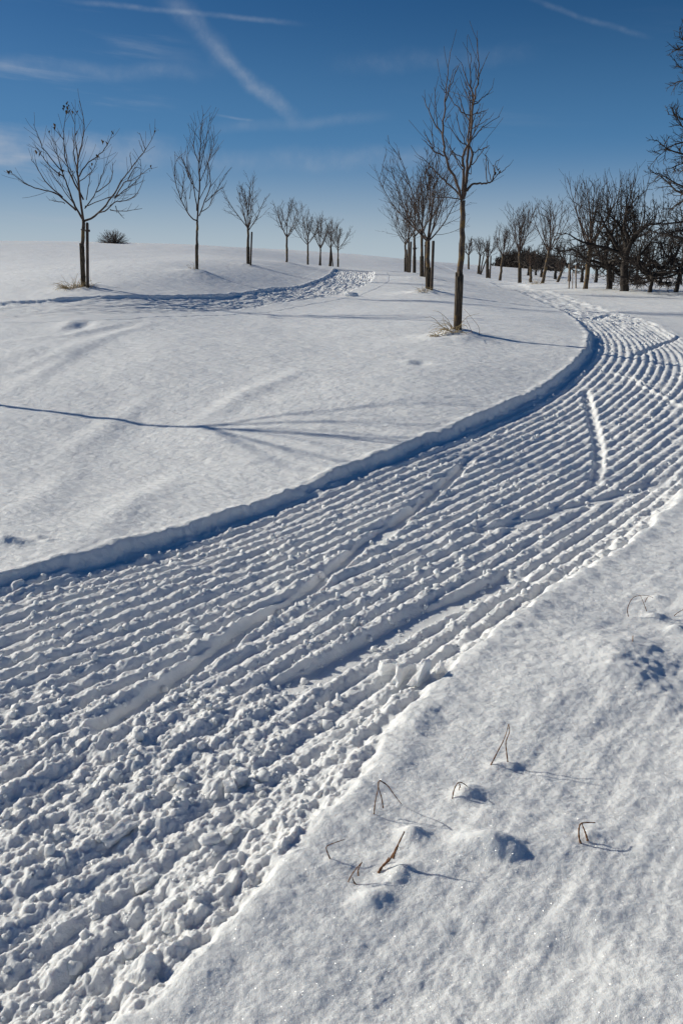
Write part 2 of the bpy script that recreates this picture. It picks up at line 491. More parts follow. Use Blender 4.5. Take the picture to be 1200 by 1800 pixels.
def field_detail(X, Y, cell):
    """undulation and wind texture of the untouched snow"""
    r = np.hypot(X, Y)
    ca, sa = math.cos(0.45), math.sin(0.45)
    U = X * ca - Y * sa; V = X * sa + Y * ca
    z = 0.030 * gn(X / 2.6, Y / 2.6, 3) * ss(2, 7, r)
    z = z + 0.013 * gn(U / 1.4, V / 0.6, 4) + 0.007 * gn(U / 0.6, V / 0.25, 5)
    z = z + 0.25 * gn(X / 21, Y / 21, 6) * ss(30, 60, r) * 0.5
    z = z + 0.0062 * fbm(U / 0.26, V / 0.10, 8, 3, 0.6)
    near = ss(0.35, 0.12, cell / 0.075) if False else 1
    right = ss(-0.2, 0.5, X - (Y - 2.2) * 0.62)          # coarse crusted snow on the bank by the camera
    w = np.clip(0.022 / np.maximum(cell, 1e-4), 0, 1)
    z = z + w * (0.0030 - 0.0012 * right * ss(9, 4, r)) * fbm(U / 0.065, V / 0.034, 12, 2, 0.55)
    patch = ss(0.0, 0.5, gn(X / 0.5, Y / 0.5, 31))
    w2 = np.clip(0.009 / np.maximum(cell, 1e-4), 0, 1)
    z = z + w2 * (0.0012 + 0.0003 * right * patch) * fbm(X / 0.016, Y / 0.012, 14, 2, 0.6)
    z = z + w * right * patch * 0.0022 * cells(U / 0.036, V / 0.020, 44) * ss(7, 4, r)
    c2, s2 = math.cos(-0.95), math.sin(-0.95)
    z = z + right * ss(8, 3, r) * 0.0050 * fbm((X * c2 - Y * s2) / 0.30, (X * s2 + Y * c2) / 0.085, 46, 3, 0.5)
    z = z + right * ss(8, 3, r) * 0.02 * gn(X / 0.55, Y / 0.5, 47)
    return z

def features(X, Y):
    z = np.zeros(X.shape)
    for c, sa, sb, h, t in LUMP_W:
        dx, dy = X - c[0], Y - c[1]
        m = (np.abs(dx) < 4 * max(sa, sb)) & (np.abs(dy) < 4 * max(sa, sb))
        if not m.any(): continue
        u = dx[m] * math.cos(t) + dy[m] * math.sin(t); v = -dx[m] * math.sin(t) + dy[m] * math.cos(t)
        z[m] += h * np.exp(-np.abs(u / sa) ** 2.0 * 0.8 - np.abs(v / sb) ** 2.0 * 0.8) * (1 + 0.12 * gn(dx[m] / 0.05, dy[m] / 0.05, 91))
    for c, s, h in MOUND_W:
        dx, dy = X - c[0], Y - c[1]
        m = (np.abs(dx) < 4 * s) & (np.abs(dy) < 4 * s)
        if not m.any(): continue
        z[m] += h * np.exp(-(dx[m] ** 2 + dy[m] ** 2) / (s * s)) * (1 + 0.4 * gn(dx[m] / 0.3, dy[m] / 0.3, 92))
    for f in FURROWS:
        f = np.array(f)
        m = (X > f[:, 0].min() - 1.5) & (X < f[:, 0].max() + 1.5) & (Y > f[:, 1].min() - 1.5) & (Y < f[:, 1].max() + 1.5)
        if not m.any(): continue
        d, t = poly_dist(X[m], Y[m], f)
        z[m] += 0.026 * np.exp(-(d / 0.17) ** 2) * np.sin(np.clip(t, 0, 1) * math.pi)
    return z

PITCH_M = 0.112     # distance between the ridges of the groomed snow
DROP = 0.102

def track_profile(s, d, wid, cell, X, Y, main=True):
    """height of the groomed surface relative to the field, and how much of it applies"""
    wl_ = (0.036 if main else 0.06) * gn(s / 0.55, s * 0 + 3.3, 51) + 0.017 * gn(s / 0.12, d / 0.3, 52) + 0.009 * gn(s / 0.035, d / 0.05, 53)
    wr_ = 0.045 * gn(s / 0.6, s * 0 + 7.7, 54) + 0.028 * gn(s / 0.14, d / 0.3, 55) + 0.012 * gn(s / 0.05, d / 0.05, 56)
    inL = ss(-0.010, 0.06 + 0.05 * np.clip(gn(s / 0.7, s * 0 + 1.7, 49), 0, 1) + 0.02 * gn(s / 0.15, d / 0.3, 50), d + wl_)
    inR = ss(-0.015, 0.055, wid - d + wr_)
    slump = ss(0.15, 0.6, gn(s / 0.8, s * 0 + 1.7, 49))
    ins = inL * inR
    # ridges
    ph = d / PITCH_M + 0.10 * gn(s / 1.3, d / 1.5, 57) + 0.05 * gn(s / 0.3, d / 0.3, 58)
    fr = ph - np.floor(ph)
    tri = 1 - np.abs(2 * fr - 1)                      # 0 valley, 1 crest
    ridge = ss(0.06, 0.66, tri)
    hsel = _hash(np.floor(ph).astype(np.int64), np.zeros_like(ph).astype(np.int64), 5) & 255
    var = 0.80 + 0.35 * hsel / 255.0
    chunk = 0.78 + 0.30 * gn(s / 0.16 + np.floor(ph) * 7.7, np.floor(ph) * 3.1, 59) + 0.26 * gn(s / 0.045 + np.floor(ph) * 5.1, ph * 1.3, 60)
    amp = (0.026 + 0.009 * ss(8, 4, Y)) * (0.87 + 0.25 * gn(s / 1.1, d / 0.33, 90)) * var * np.clip(chunk, 0.15, 1.25)
    fade = np.clip(0.055 / np.maximum(cell, 1e-4), 0, 1)
    # where the ridges are broken up
    if main:
        chaos = 1.25 * ss(4.25, 2.5, Y + 0.35 * (X + 1.2)) * ss(0.6, 1.4, d) + 0.55 * gn(s / 0.9, d / 0.45, 61) - 0.12
        chaos += 0.75 * np.exp(-((X + 0.95) / 0.55) ** 2 - ((Y - 4.55) / 0.35) ** 2)
        chaos = np.clip(chaos, 0, 1)
        chaos = np.maximum(chaos, 0.10 + 0.45 * ss(17, 24, Y))
    else:
        chaos = np.clip(ss(LEFT_END - 9, LEFT_END - 16, s) + 0.3 * gn(s / 1.5, d / 0.8, 62), 0.1, 1)
    w = np.clip(0.03 / np.maximum(cell, 1e-4), 0, 1)
    q1 = 0.35 * gn(s / 0.05, d / 0.05, 68); q2 = 0.35 * gn(s / 0.05, d / 0.05, 69)
    big = ss(-0.1, 0.5, gn(s / 0.45, d / 0.4, 88))
    lump = (0.25 + 0.5 * big) * cells(s / 0.105 + q1, d / 0.070 + q2, 71) + 0.34 * (1.2 - big) * cells(s / 0.050 + 3 + q2, d / 0.040 + q1, 72) + 0.42 * fbm(s / 0.20, d / 0.10, 73, 2, 0.55) + 0.30 * fbm(s / 0.055, d / 0.045, 93, 3, 0.65) + 0.3
    z = amp * ridge * fade * (1 - 0.66 * chaos)
    z = z + chaos * w * 0.033 * lump
    if not main: z = z * 0.62 - 0.004
    # crumbs riding on the crests
    crest = ss(0.35, 0.9, tri) * (1 - 0.5 * chaos) + 0.55 * chaos
    w2 = np.clip(0.012 / np.maximum(cell, 1e-4), 0, 1)
    z = z + crest * (w * 0.010) * cells(s / 0.034 + q1, d / 0.028 + q2, 75) * ss(-0.35, 0.25, gn(s / 0.25, d / 0.25, 76))
    z = z + crest * w * 0.005 * fbm(s / 0.040, d / 0.035, 74, 3, 0.6) + w * 0.006 * fbm(s / 0.09, d / 0.06, 87, 3, 0.6)
    z = z + ss(14, 22, Y) * np.clip(0.12 / np.maximum(cell, 1e-4), 0, 1) * (0.045 * cells(s / 0.5, d / 0.16, 66) + 0.02 * gn(s / 0.9, d / 0.2, 67))
    z = z + w2 * (0.2 + 0.8 * crest) * (0.0042 * cells(s / 0.013, d / 0.013, 77) + 0.0022 * fbm(s / 0.016, d / 0.016, 78, 2))
    z = z + 0.010 * gn(s / 0.8, d / 0.5, 79)
    if main:
        for pts, hw, dep in GROOVES:
            p = np.array(pts)
            m = (X > p[:, 0].min() - .4) & (X < p[:, 0].max() + .4) & (Y > p[:, 1].min() - .4) & (Y < p[:, 1].max() + .4)
            if not m.any(): continue
            dd, t = poly_dist(X[m], Y[m], pts)
            dd = dd + 0.009 * gn(s[m] / 0.09, d[m] / 0.09, 80)
            k = ss(hw * 1.35, hw * 0.8, dd) * ss(0, 0.06, t) * ss(1, 0.94, t)
            if dep > 0:
                tgt = 0.008 - dep * 0.75 + 0.25 * (z[m] - 0.02) * 0.3
                z[m] = z[m] * (1 - k) + tgt * k
                rim = np.exp(-((dd - hw * 2.0) / (hw * 0.6)) ** 2) * 0.008 * (0.5 + gn(s[m] / 0.06, d[m] / 0.06, 81))
                z[m] += rim
            else:
                z[m] = z[m] - dep * k
    # a heap of loose snow along the right bank
    nearR = 1 - 0.75 * ss(11, 16, Y)
    lb = np.exp(-((d - 0.10) / 0.05) ** 2) * ss(-0.1, 0.5, gn(s / 0.5, s * 0 + 4.4, 48))
    z = z + lb * w * (0.045 * cells(s / 0.10 + q1, d / 0.07 + q2, 86) + 0.014)
    rb = nearR * np.exp(-((wid - d - 0.10) / 0.10) ** 2)
    z = z + rb * w * (0.030 * cells(s / 0.11, d / 0.09, 82) + 0.012 * fbm(s / 0.06, d / 0.05, 83, 2))
    floor = -DROP * ((1.0 - 0.35 * ss(11, 17, Y)) if main else 1.0) + 0.03 * ss(0.35, 0.0, wid - d)
    lip = (0.010 * (1 + gn(s / 0.1, d / 0.1, 85)) + 0.014 * gn(s / 0.5, d * 0, 89)) * np.exp(-((d + 0.03) / 0.05) ** 2) + nearR * 0.010 * np.exp(-((wid - d + 0.05) / 0.06) ** 2) * (1 + gn(s / 0.12, d / 0.2, 84))
    return floor + z, ins, lip

def mesh_from_grid(name, P, faces, normals=None):
    me = bpy.data.meshes.new(name)
    used = np.unique(faces)
    idx = np.full(len(P), -1, np.int64); idx[used] = np.arange(len(used))
    f = idx[faces].astype(np.int32)
    me.vertices.add(len(used)); me.vertices.foreach_set('co', P[used].astype(np.float32).ravel())
    me.loops.add(f.size); me.loops.foreach_set('vertex_index', f.ravel())
    me.polygons.add(len(f)); me.polygons.foreach_set('loop_start', np.arange(0, f.size, 4, dtype=np.int32))
    me.polygons.foreach_set('use_smooth', np.ones(len(f), bool))
    me.update(calc_edges=True)
    if normals is not None:
        me.normals_split_custom_set_from_vertices(normals[used].astype(np.float32))
    me.materials.append(M_SNOW)
    ob = bpy.data.objects.new(name, me); COL.objects.link(ob)
    return ob

# radial rows and angular columns of the land sheet
rows = [0.03]
while rows[-1] < 3800:
    r = rows[-1]
    k = 0.22 if r < 1.15 else 0.0026 if r < 7 else 0.0032 if r < 25 else 0.0065 if r < 120 else 0.05
    rows.append(r * (1 + k))
R = np.array(rows)
dense = np.linspace(-1, 1, 596)
side = 1 + np.cumsum(np.geomspace(0.004, 0.30, 62)); side = side / side[-1]
HALF = math.radians(31)
first = (dense[1] - dense[0]) * HALF
gs = np.cumsum(np.geomspace(first, 0.16, 60)); gs = HALF + gs / gs[-1] * (math.pi - HALF)
AZ = np.r_[-gs[::-1], dense * HALF, gs]
print('grid', len(R), len(AZ))
RR, AA = np.meshgrid(R, AZ, indexing='ij')
GXm = RR * np.sin(AA); GYm = RR * np.cos(AA)
cell = np.gradient(R)[:, None] * np.ones_like(AA)
cell = np.maximum(cell * 0.6, RR * np.abs(np.gradient(AZ))[None, :])
shape = GXm.shape
X = GXm.ravel(); Y = GYm.ravel(); cell = cell.ravel()
# base on a coarser sheet, interpolated (it is smooth)
Z = base_z(GXm[::4], GYm[::4])
lr_ = np.log(R)
Zf = np.empty(shape)
for j in range(shape[1]):
    Zf[:, j] = np.interp(lr_, lr_[::4], Z[:, j])
# keep the last rows past the coarse sampling
Z = Zf.ravel()
fd = field_detail(X, Y, cell) + features(X, Y)
sM = np.zeros(len(X)); dM = np.full(len(X), -99.0)
box = (Y > -9) & (Y < 110) & (X > -12) & (X < 24)
sM[box], dM[box] = MAIN.coords(X[box], Y[box])
wM = main_width(sM)
near = box & (dM > -0.4) & (dM < wM + 0.5)
prof = np.zeros(len(X)); ins = np.zeros(len(X)); lip = np.zeros(len(X))
prof[near], ins[near], lip[near] = track_profile(sM[near], dM[near], wM[near], cell[near], X[near], Y[near])
far_soft = ss(70, 50, np.hypot(X, Y))
zz = Z + fd * (1 - 0.8 * ins) + lip * far_soft
zz = zz + ins * prof
# the left track gets a finer sheet of its own: sink the field under it
bl = (Y > 10) & (Y < 60) & (X > -32) & (X < 6)
sL = np.zeros(len(X)); dL = np.full(len(X), -99.0)
sL[bl], dL[bl] = LEFT.coords(X[bl], Y[bl])
wL = left_width(sL)
under = bl & (dL > 0.02) & (dL < wL - 0.02) & (sL > 0.1) & (sL < LEFT.len[-1] - 0.3)
zz[under] -= 0.35
P = np.c_[X, Y, zz]
G = P.reshape(shape[0], shape[1], 3)
dR = np.gradient(G, axis=0); dA = np.gradient(G, axis=1)
NRM = np.cross(dA, dR)
NRM /= np.maximum(np.linalg.norm(NRM, axis=2, keepdims=True), 1e-12)
NRM = np.where(NRM[..., 2:3] < 0, -NRM, NRM).reshape(-1, 3)
nr, nc = shape
ii, jj = np.meshgrid(np.arange(nr - 1), np.arange(nc - 1), indexing='ij')
a = (ii * nc + jj).ravel()
faces = np.c_[a, a + 1, a + nc + 1, a + nc]
# closing strip is not needed: first and last columns meet at 180 degrees behind the camera
midtrack = ((dM > -0.02) & (dM < wM + 0.02) & near)[faces].all(axis=1)
snow = mesh_from_grid('snow_field', P, faces[~midtrack], NRM)
snow['kind'] = 'structure'
trk = mesh_from_grid('groomed_track', P, faces[midtrack], NRM)
trk['kind'] = 'structure'

def surf(x, y):
    """height of the finished surface (field or main track) at scalar x, y"""
    x = np.array([float(x)]); y = np.array([float(y)])
    c = np.array([0.01])
    z = base_z(x, y); f = field_detail(x, y, c) + features(x, y)
    s, d = MAIN.coords(x, y); w = main_width(s)
    if -0.4 < d[0] < w[0] + 0.5 and y[0] < 60:
        p, i, l = track_profile(s, d, w, c, x, y)
        return float((z + f * (1 - 0.8 * i) + l + i * p)[0])
    return float((z + f)[0])

# second track, a sheet laid along its own direction
sv = np.arange(0.0, LEFT.len[-1], 0.055); nd = 190
SS_, DD_ = np.meshgrid(sv, np.linspace(0, 1, nd), indexing='ij')
wv = left_width(SS_)
DD_ = -0.75 + DD_ * (wv + 1.5)
LX, LY = LEFT.point(SS_, DD_)
lx_, ly_ = LX.ravel(), LY.ravel()
cl_ = np.full(lx_.shape, 0.02)
pz, pi_, pl = track_profile(SS_.ravel(), DD_.ravel(), wv.ravel(), cl_, lx_, ly_, main=False)
cd_ = np.hypot(lx_, ly_) * 0.0035
fz = field_detail(lx_, ly_, cd_) + features(lx_, ly_)
edge = np.minimum(DD_ + 0.75, wv + 0.75 - DD_).ravel()
lz = base_z(lx_, ly_) + fz * (1 - 0.8 * pi_) + pi_ * pz + pl + 0.006 - 0.05 * ss(0.10, 0.0, edge)
nr, nc = SS_.shape
ii, jj = np.meshgrid(np.arange(nr - 1), np.arange(nc - 1), indexing='ij')
a = (ii * nc + jj).ravel()
lt = mesh_from_grid('groomed_track', np.c_[lx_, ly_, lz], np.c_[a, a + nc, a + nc + 1, a + 1])
lt['kind'] = 'structure'

# ------------------------------------------------------------------ mesh helpers
class MB:
    def __init__(self): self.v = []; self.f = []
    def tube(self, pts, rad, n=4, cap=True):
        pts = [np.asarray(p, float) for p in pts]
        m = len(pts); base = len(self.v)
        ref = None
        for i in range(m):
            t = pts[min(i + 1, m - 1)] - pts[max(i - 1, 0)]
            L = math.sqrt(t[0] ** 2 + t[1] ** 2 + t[2] ** 2) or 1e-9
            tx, ty, tz = t[0] / L, t[1] / L, t[2] / L
            if ref is None:
                ref = (1.0, 0.0, 0.0) if abs(tx) < 0.8 else (0.0, 1.0, 0.0)
            ux = ty * ref[2] - tz * ref[1]; uy = tz * ref[0] - tx * ref[2]; uz = tx * ref[1] - ty * ref[0]
            l = math.sqrt(ux * ux + uy * uy + uz * uz) or 1e-9
            ux, uy, uz = ux / l, uy / l, uz / l
            wx = uy * tz - uz * ty; wy = uz * tx - ux * tz; wz = ux * ty - uy * tx
            ref = (wx, wy, wz)
            r = rad[i]; p = pts[i]
            for k in range(n):
                a = 2 * math.pi * k / n
                c, s = math.cos(a) * r, math.sin(a) * r
                self.v.append((p[0] + ux * c + wx * s, p[1] + uy * c + wy * s, p[2] + uz * c + wz * s))
        for i in range(m - 1):
            for k in range(n):
                a = base + i * n + k; b = base + i * n + (k + 1) % n
                self.f.append((a, b, b + n, a + n))
        if cap:
            self.f.append(tuple(range(base + n - 1, base - 1, -1)))
            self.f.append(tuple(range(base + (m - 1) * n, base + m * n)))
    def poly(self, pts):
        b = len(self.v); self.v += [tuple(p) for p in pts]; self.f.append(tuple(range(b, b + len(pts))))
    def build(self, name, mat, parent=None, smooth=True):
        me = bpy.data.meshes.new(name); me.from_pydata(self.v, [], self.f)
        if smooth: me.polygons.foreach_set('use_smooth', [True] * len(me.polygons))
        me.materials.append(mat)
        ob = bpy.data.objects.new(name, me); COL.objects.link(ob)
        if parent: ob.parent = parent
        return ob

def thing(name, label, cat, loc, group=None, rz=0.0):
    o = bpy.data.objects.new(name, None); COL.objects.link(o)
    o.empty_display_size = 0.2
    o.location = loc; o.rotation_euler = (0, 0, rz)
    o['label'] = label; o['category'] = cat
    if group: o['group'] = group
    return o

def tag(o, label, cat, group=None):
    o['label'] = label; o['category'] = cat
    if group: o['group'] = group
    return o

def nrm(v):
    return v / (np.linalg.norm(v) + 1e-12)

# ------------------------------------------------------------------ trees
def branch_path(rng, p, d, length, n, wob, up):
    pts = [p.copy()]; d = nrm(d)
    for i in range(n):
        d = nrm(d + np.array([rng.gauss(0, wob), rng.gauss(0, wob), rng.gauss(0, wob) + up]))
        p = p + d * (length / n); pts.append(p.copy())
    return pts

def path_at(pts, t):
    x = t * (len(pts) - 1); i = min(int(x), len(pts) - 2); f = x - i
    return pts[i] * (1 - f) + pts[i + 1] * f, nrm(pts[i + 1] - pts[i])

def spread(rng, d, ang):
    """direction d turned by ang about a random perpendicular"""
    r = np.array([rng.gauss(0, 1), rng.gauss(0, 1), rng.gauss(0, 1)])
    q = nrm(r - d * (r @ d))
    return nrm(d * math.cos(ang) + q * math.sin(ang))

def plumb(px, py, Y, h):
    """sideways lean that makes a post of height h stand upright in the photograph"""
    return at(px, py - h * F / Y / 1.03, Y)[0] - at(px, py, Y)[0]

def twigs(mb, rng, pts, r0, length, count, level, ang=0.75, up=0.10, wob=0.10, rmin=0.003, tmin=0.25, seg=4):
    for i in range(count):
        t = tmin + (1 - tmin) * (i + rng.random()) / count
        p, d = path_at(pts, min(t, 0.98))
        L = length * (1.05 - 0.55 * t) * rng.uniform(0.6, 1.25)
        dd = spread(rng, d, rng.uniform(0.6, 1.3) * ang)
        q = branch_path(rng, p, dd, L, seg, wob, up)
        rr = max(r0 * (1 - 0.6 * t), rmin * 1.4)
        mb.tube(q, [rr + (rmin - rr) * (k / seg) for k in range(seg + 1)], 3, False)
        if level > 0:
            twigs(mb, rng, q, rr * 0.6, L * 0.48, max(2, count // 2), level - 1, ang, up, wob, rmin, 0.2, 3)

def knobbly(rng, pts, n, r0, r1, amp):
    out = []; rr = []
    for i in range(n + 1):
        p, _ = path_at(pts, i / n)
        p = p + np.array([rng.gauss(0, amp), rng.gauss(0, amp), 0]) * (1 if 0 < i < n else 0)
        out.append(p); rr.append((r0 + (r1 - r0) * i / n) * rng.uniform(0.92, 1.10))
    return out, rr

def young_tree(name, label, loc, H, trunk_h, r, seed, limbs=6, open_=0.55, group=None, lvl=1, dens=8, rmin=0.004, leader=True, guard=False,
               lean=(0, 0), bark=None, twigm=None, up=0.13):
    rng = random.Random(seed)
    root = thing(name, label, 'tree', loc, group)
    t = MB()
    lean = (lean[0] - 0.088 * loc[0] / loc[1] / 0.3 * trunk_h, lean[1])
    top = np.array([lean[0], lean[1], trunk_h])
    mid = [np.array([0, 0, -0.25]), np.array([0, 0, 0.0]), np.array([lean[0] * .5, lean[1] * .5, trunk_h * 0.5]), top]
    pts, rr = knobbly(rng, mid, 12, r * 1.25, r * 0.8, r * 0.12)
    t.tube(pts, rr, 8)
    t.build('trunk', bark or M_BARK, root)
    c = MB()
    CH = H - trunk_h
    mains = []
    for i in range(limbs):
        a = 2 * math.pi * (i + rng.uniform(-0.3, 0.3)) / limbs + seed
        inc = open_ * rng.uniform(0.75, 1.25)
        d = np.array([math.cos(a) * math.sin(inc * 1.5), math.sin(a) * math.sin(inc * 1.5), math.cos(inc * 1.5)])
        L = CH * rng.uniform(0.6, 1.05) / max(0.75, math.cos(inc * 0.8))
        st = top - np.array([0, 0, rng.uniform(0, 0.14) * trunk_h])
        mains.append((st, d, L, r * 0.5))
    if leader:
        mains.append((top, np.array([0.03, 0, 1.0]), CH * 0.98, r * 0.6))
        for i in range(limbs // 2):
            a = rng.uniform(0, 6.28); inc = open_ * 0.8
            d = np.array([math.cos(a) * math.sin(inc), math.sin(a) * math.sin(inc), math.cos(inc)])
            mains.append((top + np.array([0, 0, CH * rng.uniform(0.15, 0.4)]), d, CH * 0.55, r * 0.35))
    for st, d, L, r0 in mains:
        q = branch_path(rng, st, d, L, 8, 0.06, up)
        zmax = max(p[2] for p in q)
        if zmax > H:
            k = (H - st[2]) / (zmax - st[2])
            q = [st + (p - st) * np.array([1, 1, k]) for p in q]
        rmin_ = rmin * 0.58
        c.tube(q, [r0 * 0.62 * (1 - k / 8) ** 1.1 + rmin_ for k in range(9)], 5, False)
        for i in range(dens):
            t0 = 0.12 + 0.85 * (i + rng.random()) / dens
            p, dd = path_at(q, min(t0, .98))
            L2 = L * rng.uniform(0.25, 0.62) * (1.1 - 0.6 * t0)
            d2 = spread(rng, dd, rng.uniform(0.35, 0.95))
            q2 = branch_path(rng, p, d2, L2, 5, 0.09, up * 0.6)
            if max(pp[2] for pp in q2) > H * 1.02: continue
            r2 = max(rmin_ * 1.1, r0 * 0.22 * (1 - t0))
            c.tube(q2, [r2 * (1 - k2 / 5) + rmin_ * 0.7 for k2 in range(6)], 3, False)
            if lvl > 0:
                twigs(c, rng, q2, rmin_ * 0.8, L2 * 0.5, 4, 0, 0.6, 0.08, 0.07, rmin_ * 0.7, 0.2, 3)
    c.build('crown', twigm or M_TWIG, root)
    if guard:
        g = MB()
        gh = trunk_h * 0.45
        ns = 12
        for k in range(ns):     # reed mat round the trunk
            a = 2 * math.pi * k / ns; rg = r * 1.02
            x0, y0 = math.cos(a) * rg, math.sin(a) * rg
            hh = gh * rng.uniform(0.93, 1.05)
            lx0 = lean[0] * gh / trunk_h
            g.tube([(x0, y0, -0.15), (x0 + lx0, y0, hh)], [rg * 0.27] * 2, 5)
        g.build('trunk_guard', M_GUARD, root)
    return root

TH = 0.60
def drawn_tree(name, label, base_px, Y, trunk_px, branches, seed, r, guard_px=None, extra=10, rmin=0.004, conv=None, lvl=0, leafs=(), group=None, ndep=0.5, tw=0.42):
    """a tree whose main limbs follow the limbs seen in the photograph, each swung out to its own depth"""
    rng = random.Random(seed)
    b = at(base_px[0], base_px[1], Y)
    root = thing(name, label, 'tree', b, group)
    def loc(px, py, dy=0.0):
        p = at(px, py, Y) - b
        return np.array([p[0], dy, p[2]])
    tp = [loc(*q) for q in trunk_px]
    tp[0][2] -= 0.2
    pts, rr = knobbly(rng, tp, 18, r * 1.15, r * 0.72, r * 0.10)
    t = MB(); t.tube(pts, rr, 10); t.build('trunk', M_BARK, root)
    c = MB()
    crotch = tp[-1]
    depth_of = {}
    for bi, (r0, pl) in enumerate(branches):
        raw = [conv(*q) for q in pl]
        p0 = loc(*raw[0])
        # take the depth of the nearest earlier limb at the fork
        st = 0.0; bd = 1e9
        for q in depth_of.get('pts', []):
            dd = (q[0] - p0[0]) ** 2 + (q[2] - p0[2]) ** 2
            if dd < bd: bd = dd; st = q[1]
        if np.linalg.norm(p0 - crotch) < 0.35: st = 0.0
        L = sum(math.hypot(raw[i + 1][0] - raw[i][0], raw[i + 1][1] - raw[i][1]) for i in range(len(raw) - 1)) * Y / F
        ang = rng.uniform(-1, 1) * ndep
        if abs(ang) < 0.15 * ndep: ang = 0.4 * ndep
        q = []
        cum = 0
        for i, rw in enumerate(raw):
            if i: cum += math.hypot(rw[0] - raw[i - 1][0], rw[1] - raw[i - 1][1]) * Y / F
            q.append(loc(rw[0], rw[1], st + ang * cum))
        # smooth the polyline
        fine = []
        n = max(8, len(q) * 3)
        for k in range(n + 1):
            x = k / n * (len(q) - 1); i = min(int(x), len(q) - 2); f = x - i
            p_1 = q[max(i - 1, 0)]; p_2 = q[i]; p_3 = q[i + 1]; p_4 = q[min(i + 2, len(q) - 1)]
            fine.append(0.5 * (2 * p_2 + (p_3 - p_1) * f + (2 * p_1 - 5 * p_2 + 4 * p_3 - p_4) * f * f + (3 * p_2 - 3 * p_3 + p_4 - p_1) * f ** 3))
        fine = [p + np.array([rng.gauss(0, .006), rng.gauss(0, .006), rng.gauss(0, .006)]) for p in fine]
        depth_of.setdefault('pts', []).extend(fine)
        m = len(fine) - 1
        c.tube(fine, [(r0 * TH * (1 - k / m) ** 0.9 + rmin) * rng.uniform(0.93, 1.1) for k in range(m + 1)], 5, False)
        twigs(c, rng, fine, rmin * 1.25, min(L * tw, 0.7), int(extra * L / 2) + 1, lvl, 0.60, 0.10, 0.07, rmin * 0.8, 0.2)
    c.build('crown', M_TWIG, root)
    for (x, y, sz) in leafs:
        p = loc(*conv(x, y)); bd = 1e9; dep = 0
        for q in depth_of['pts']:
            dd = (q[0] - p[0]) ** 2 + (q[2] - p[2]) ** 2
            if dd < bd: bd = dd; dep = q[1]
        p[1] = dep
        for k in range(3):
            w = sz * rng.uniform(0.6, 1.1)
            a = rng.uniform(0, 6.28); o = p + np.array([rng.gauss(0, sz * .5), rng.gauss(0, sz * .4), rng.gauss(0, sz * .6)])
            u = np.array([math.cos(a), math.sin(a), rng.uniform(-.6, .3)]); v = np.array([-math.sin(a) * .5, math.cos(a) * .5, -0.9])
            mid = np.cross(u, v) * w * 0.25
            q = [o - v * w * .6, o - v * w * .1 + u * w * .35 + mid, o + v * w * .6, o - v * w * .1 - u * w * .35 + mid, o - v * w * .1]
            lf = MB(); lf.v = [tuple(x) for x in q]; lf.f = [(0, 1, 4), (1, 2, 4), (2, 3, 4), (3, 0, 4)]
            lf.build('leaf', M_LEAF, root, False)
    return root, b

def reed_guard(root, rng, r, h, n=16, lean=0.0):
    g = MB()
    for k in range(n):
        a = 2 * math.pi * k / n
        x0, y0 = math.cos(a) * r, math.sin(a) * r
        g.tube([(x0, y0, -0.15), (x0 * 0.97 + lean * 0.5, y0, h * 0.5), (x0 + lean, y0 * 1.0, h * rng.uniform(0.94, 1.05))], [r * 0.24] * 3, 5)
    return g.build('trunk_guard', M_GUARD, root)

def stake(px, py, Y, h, r, label, lean=0.0, mat=None, group='stakes beside the young trees', tie=None, hw=None):
    b = at(px, py, Y)
    root = thing('wooden_stake', label, 'stake', b, group)
    lean = lean + plumb(px, py, Y, h)
    if tie: tie = tie + lean
    m = MB(); m.tube([(0, 0, -0.3), (0, 0, 0), (lean * 0.5, 0, h * 0.5), (lean, 0, h - 0.03), (lean, 0, h)], [r, r, r * 0.97, r * 0.95, r * 0.72], 9)
    m.build('post', mat or M_STAKE, root)
    if tie:
        t = MB(); z = h * 0.9
        t.tube([(lean - r * 1.4, 0, z - 0.025), (lean + r * 1.4, 0, z - 0.03)], [r * 0.7, r * 0.7], 6)
        t.tube([(lean, 0, z), (tie * 0.5 + lean * .5, 0.02, z - 0.02), (tie, 0, z)], [0.012] * 3, 5)
        t.build('tie', M_STAKE, root)
    return root

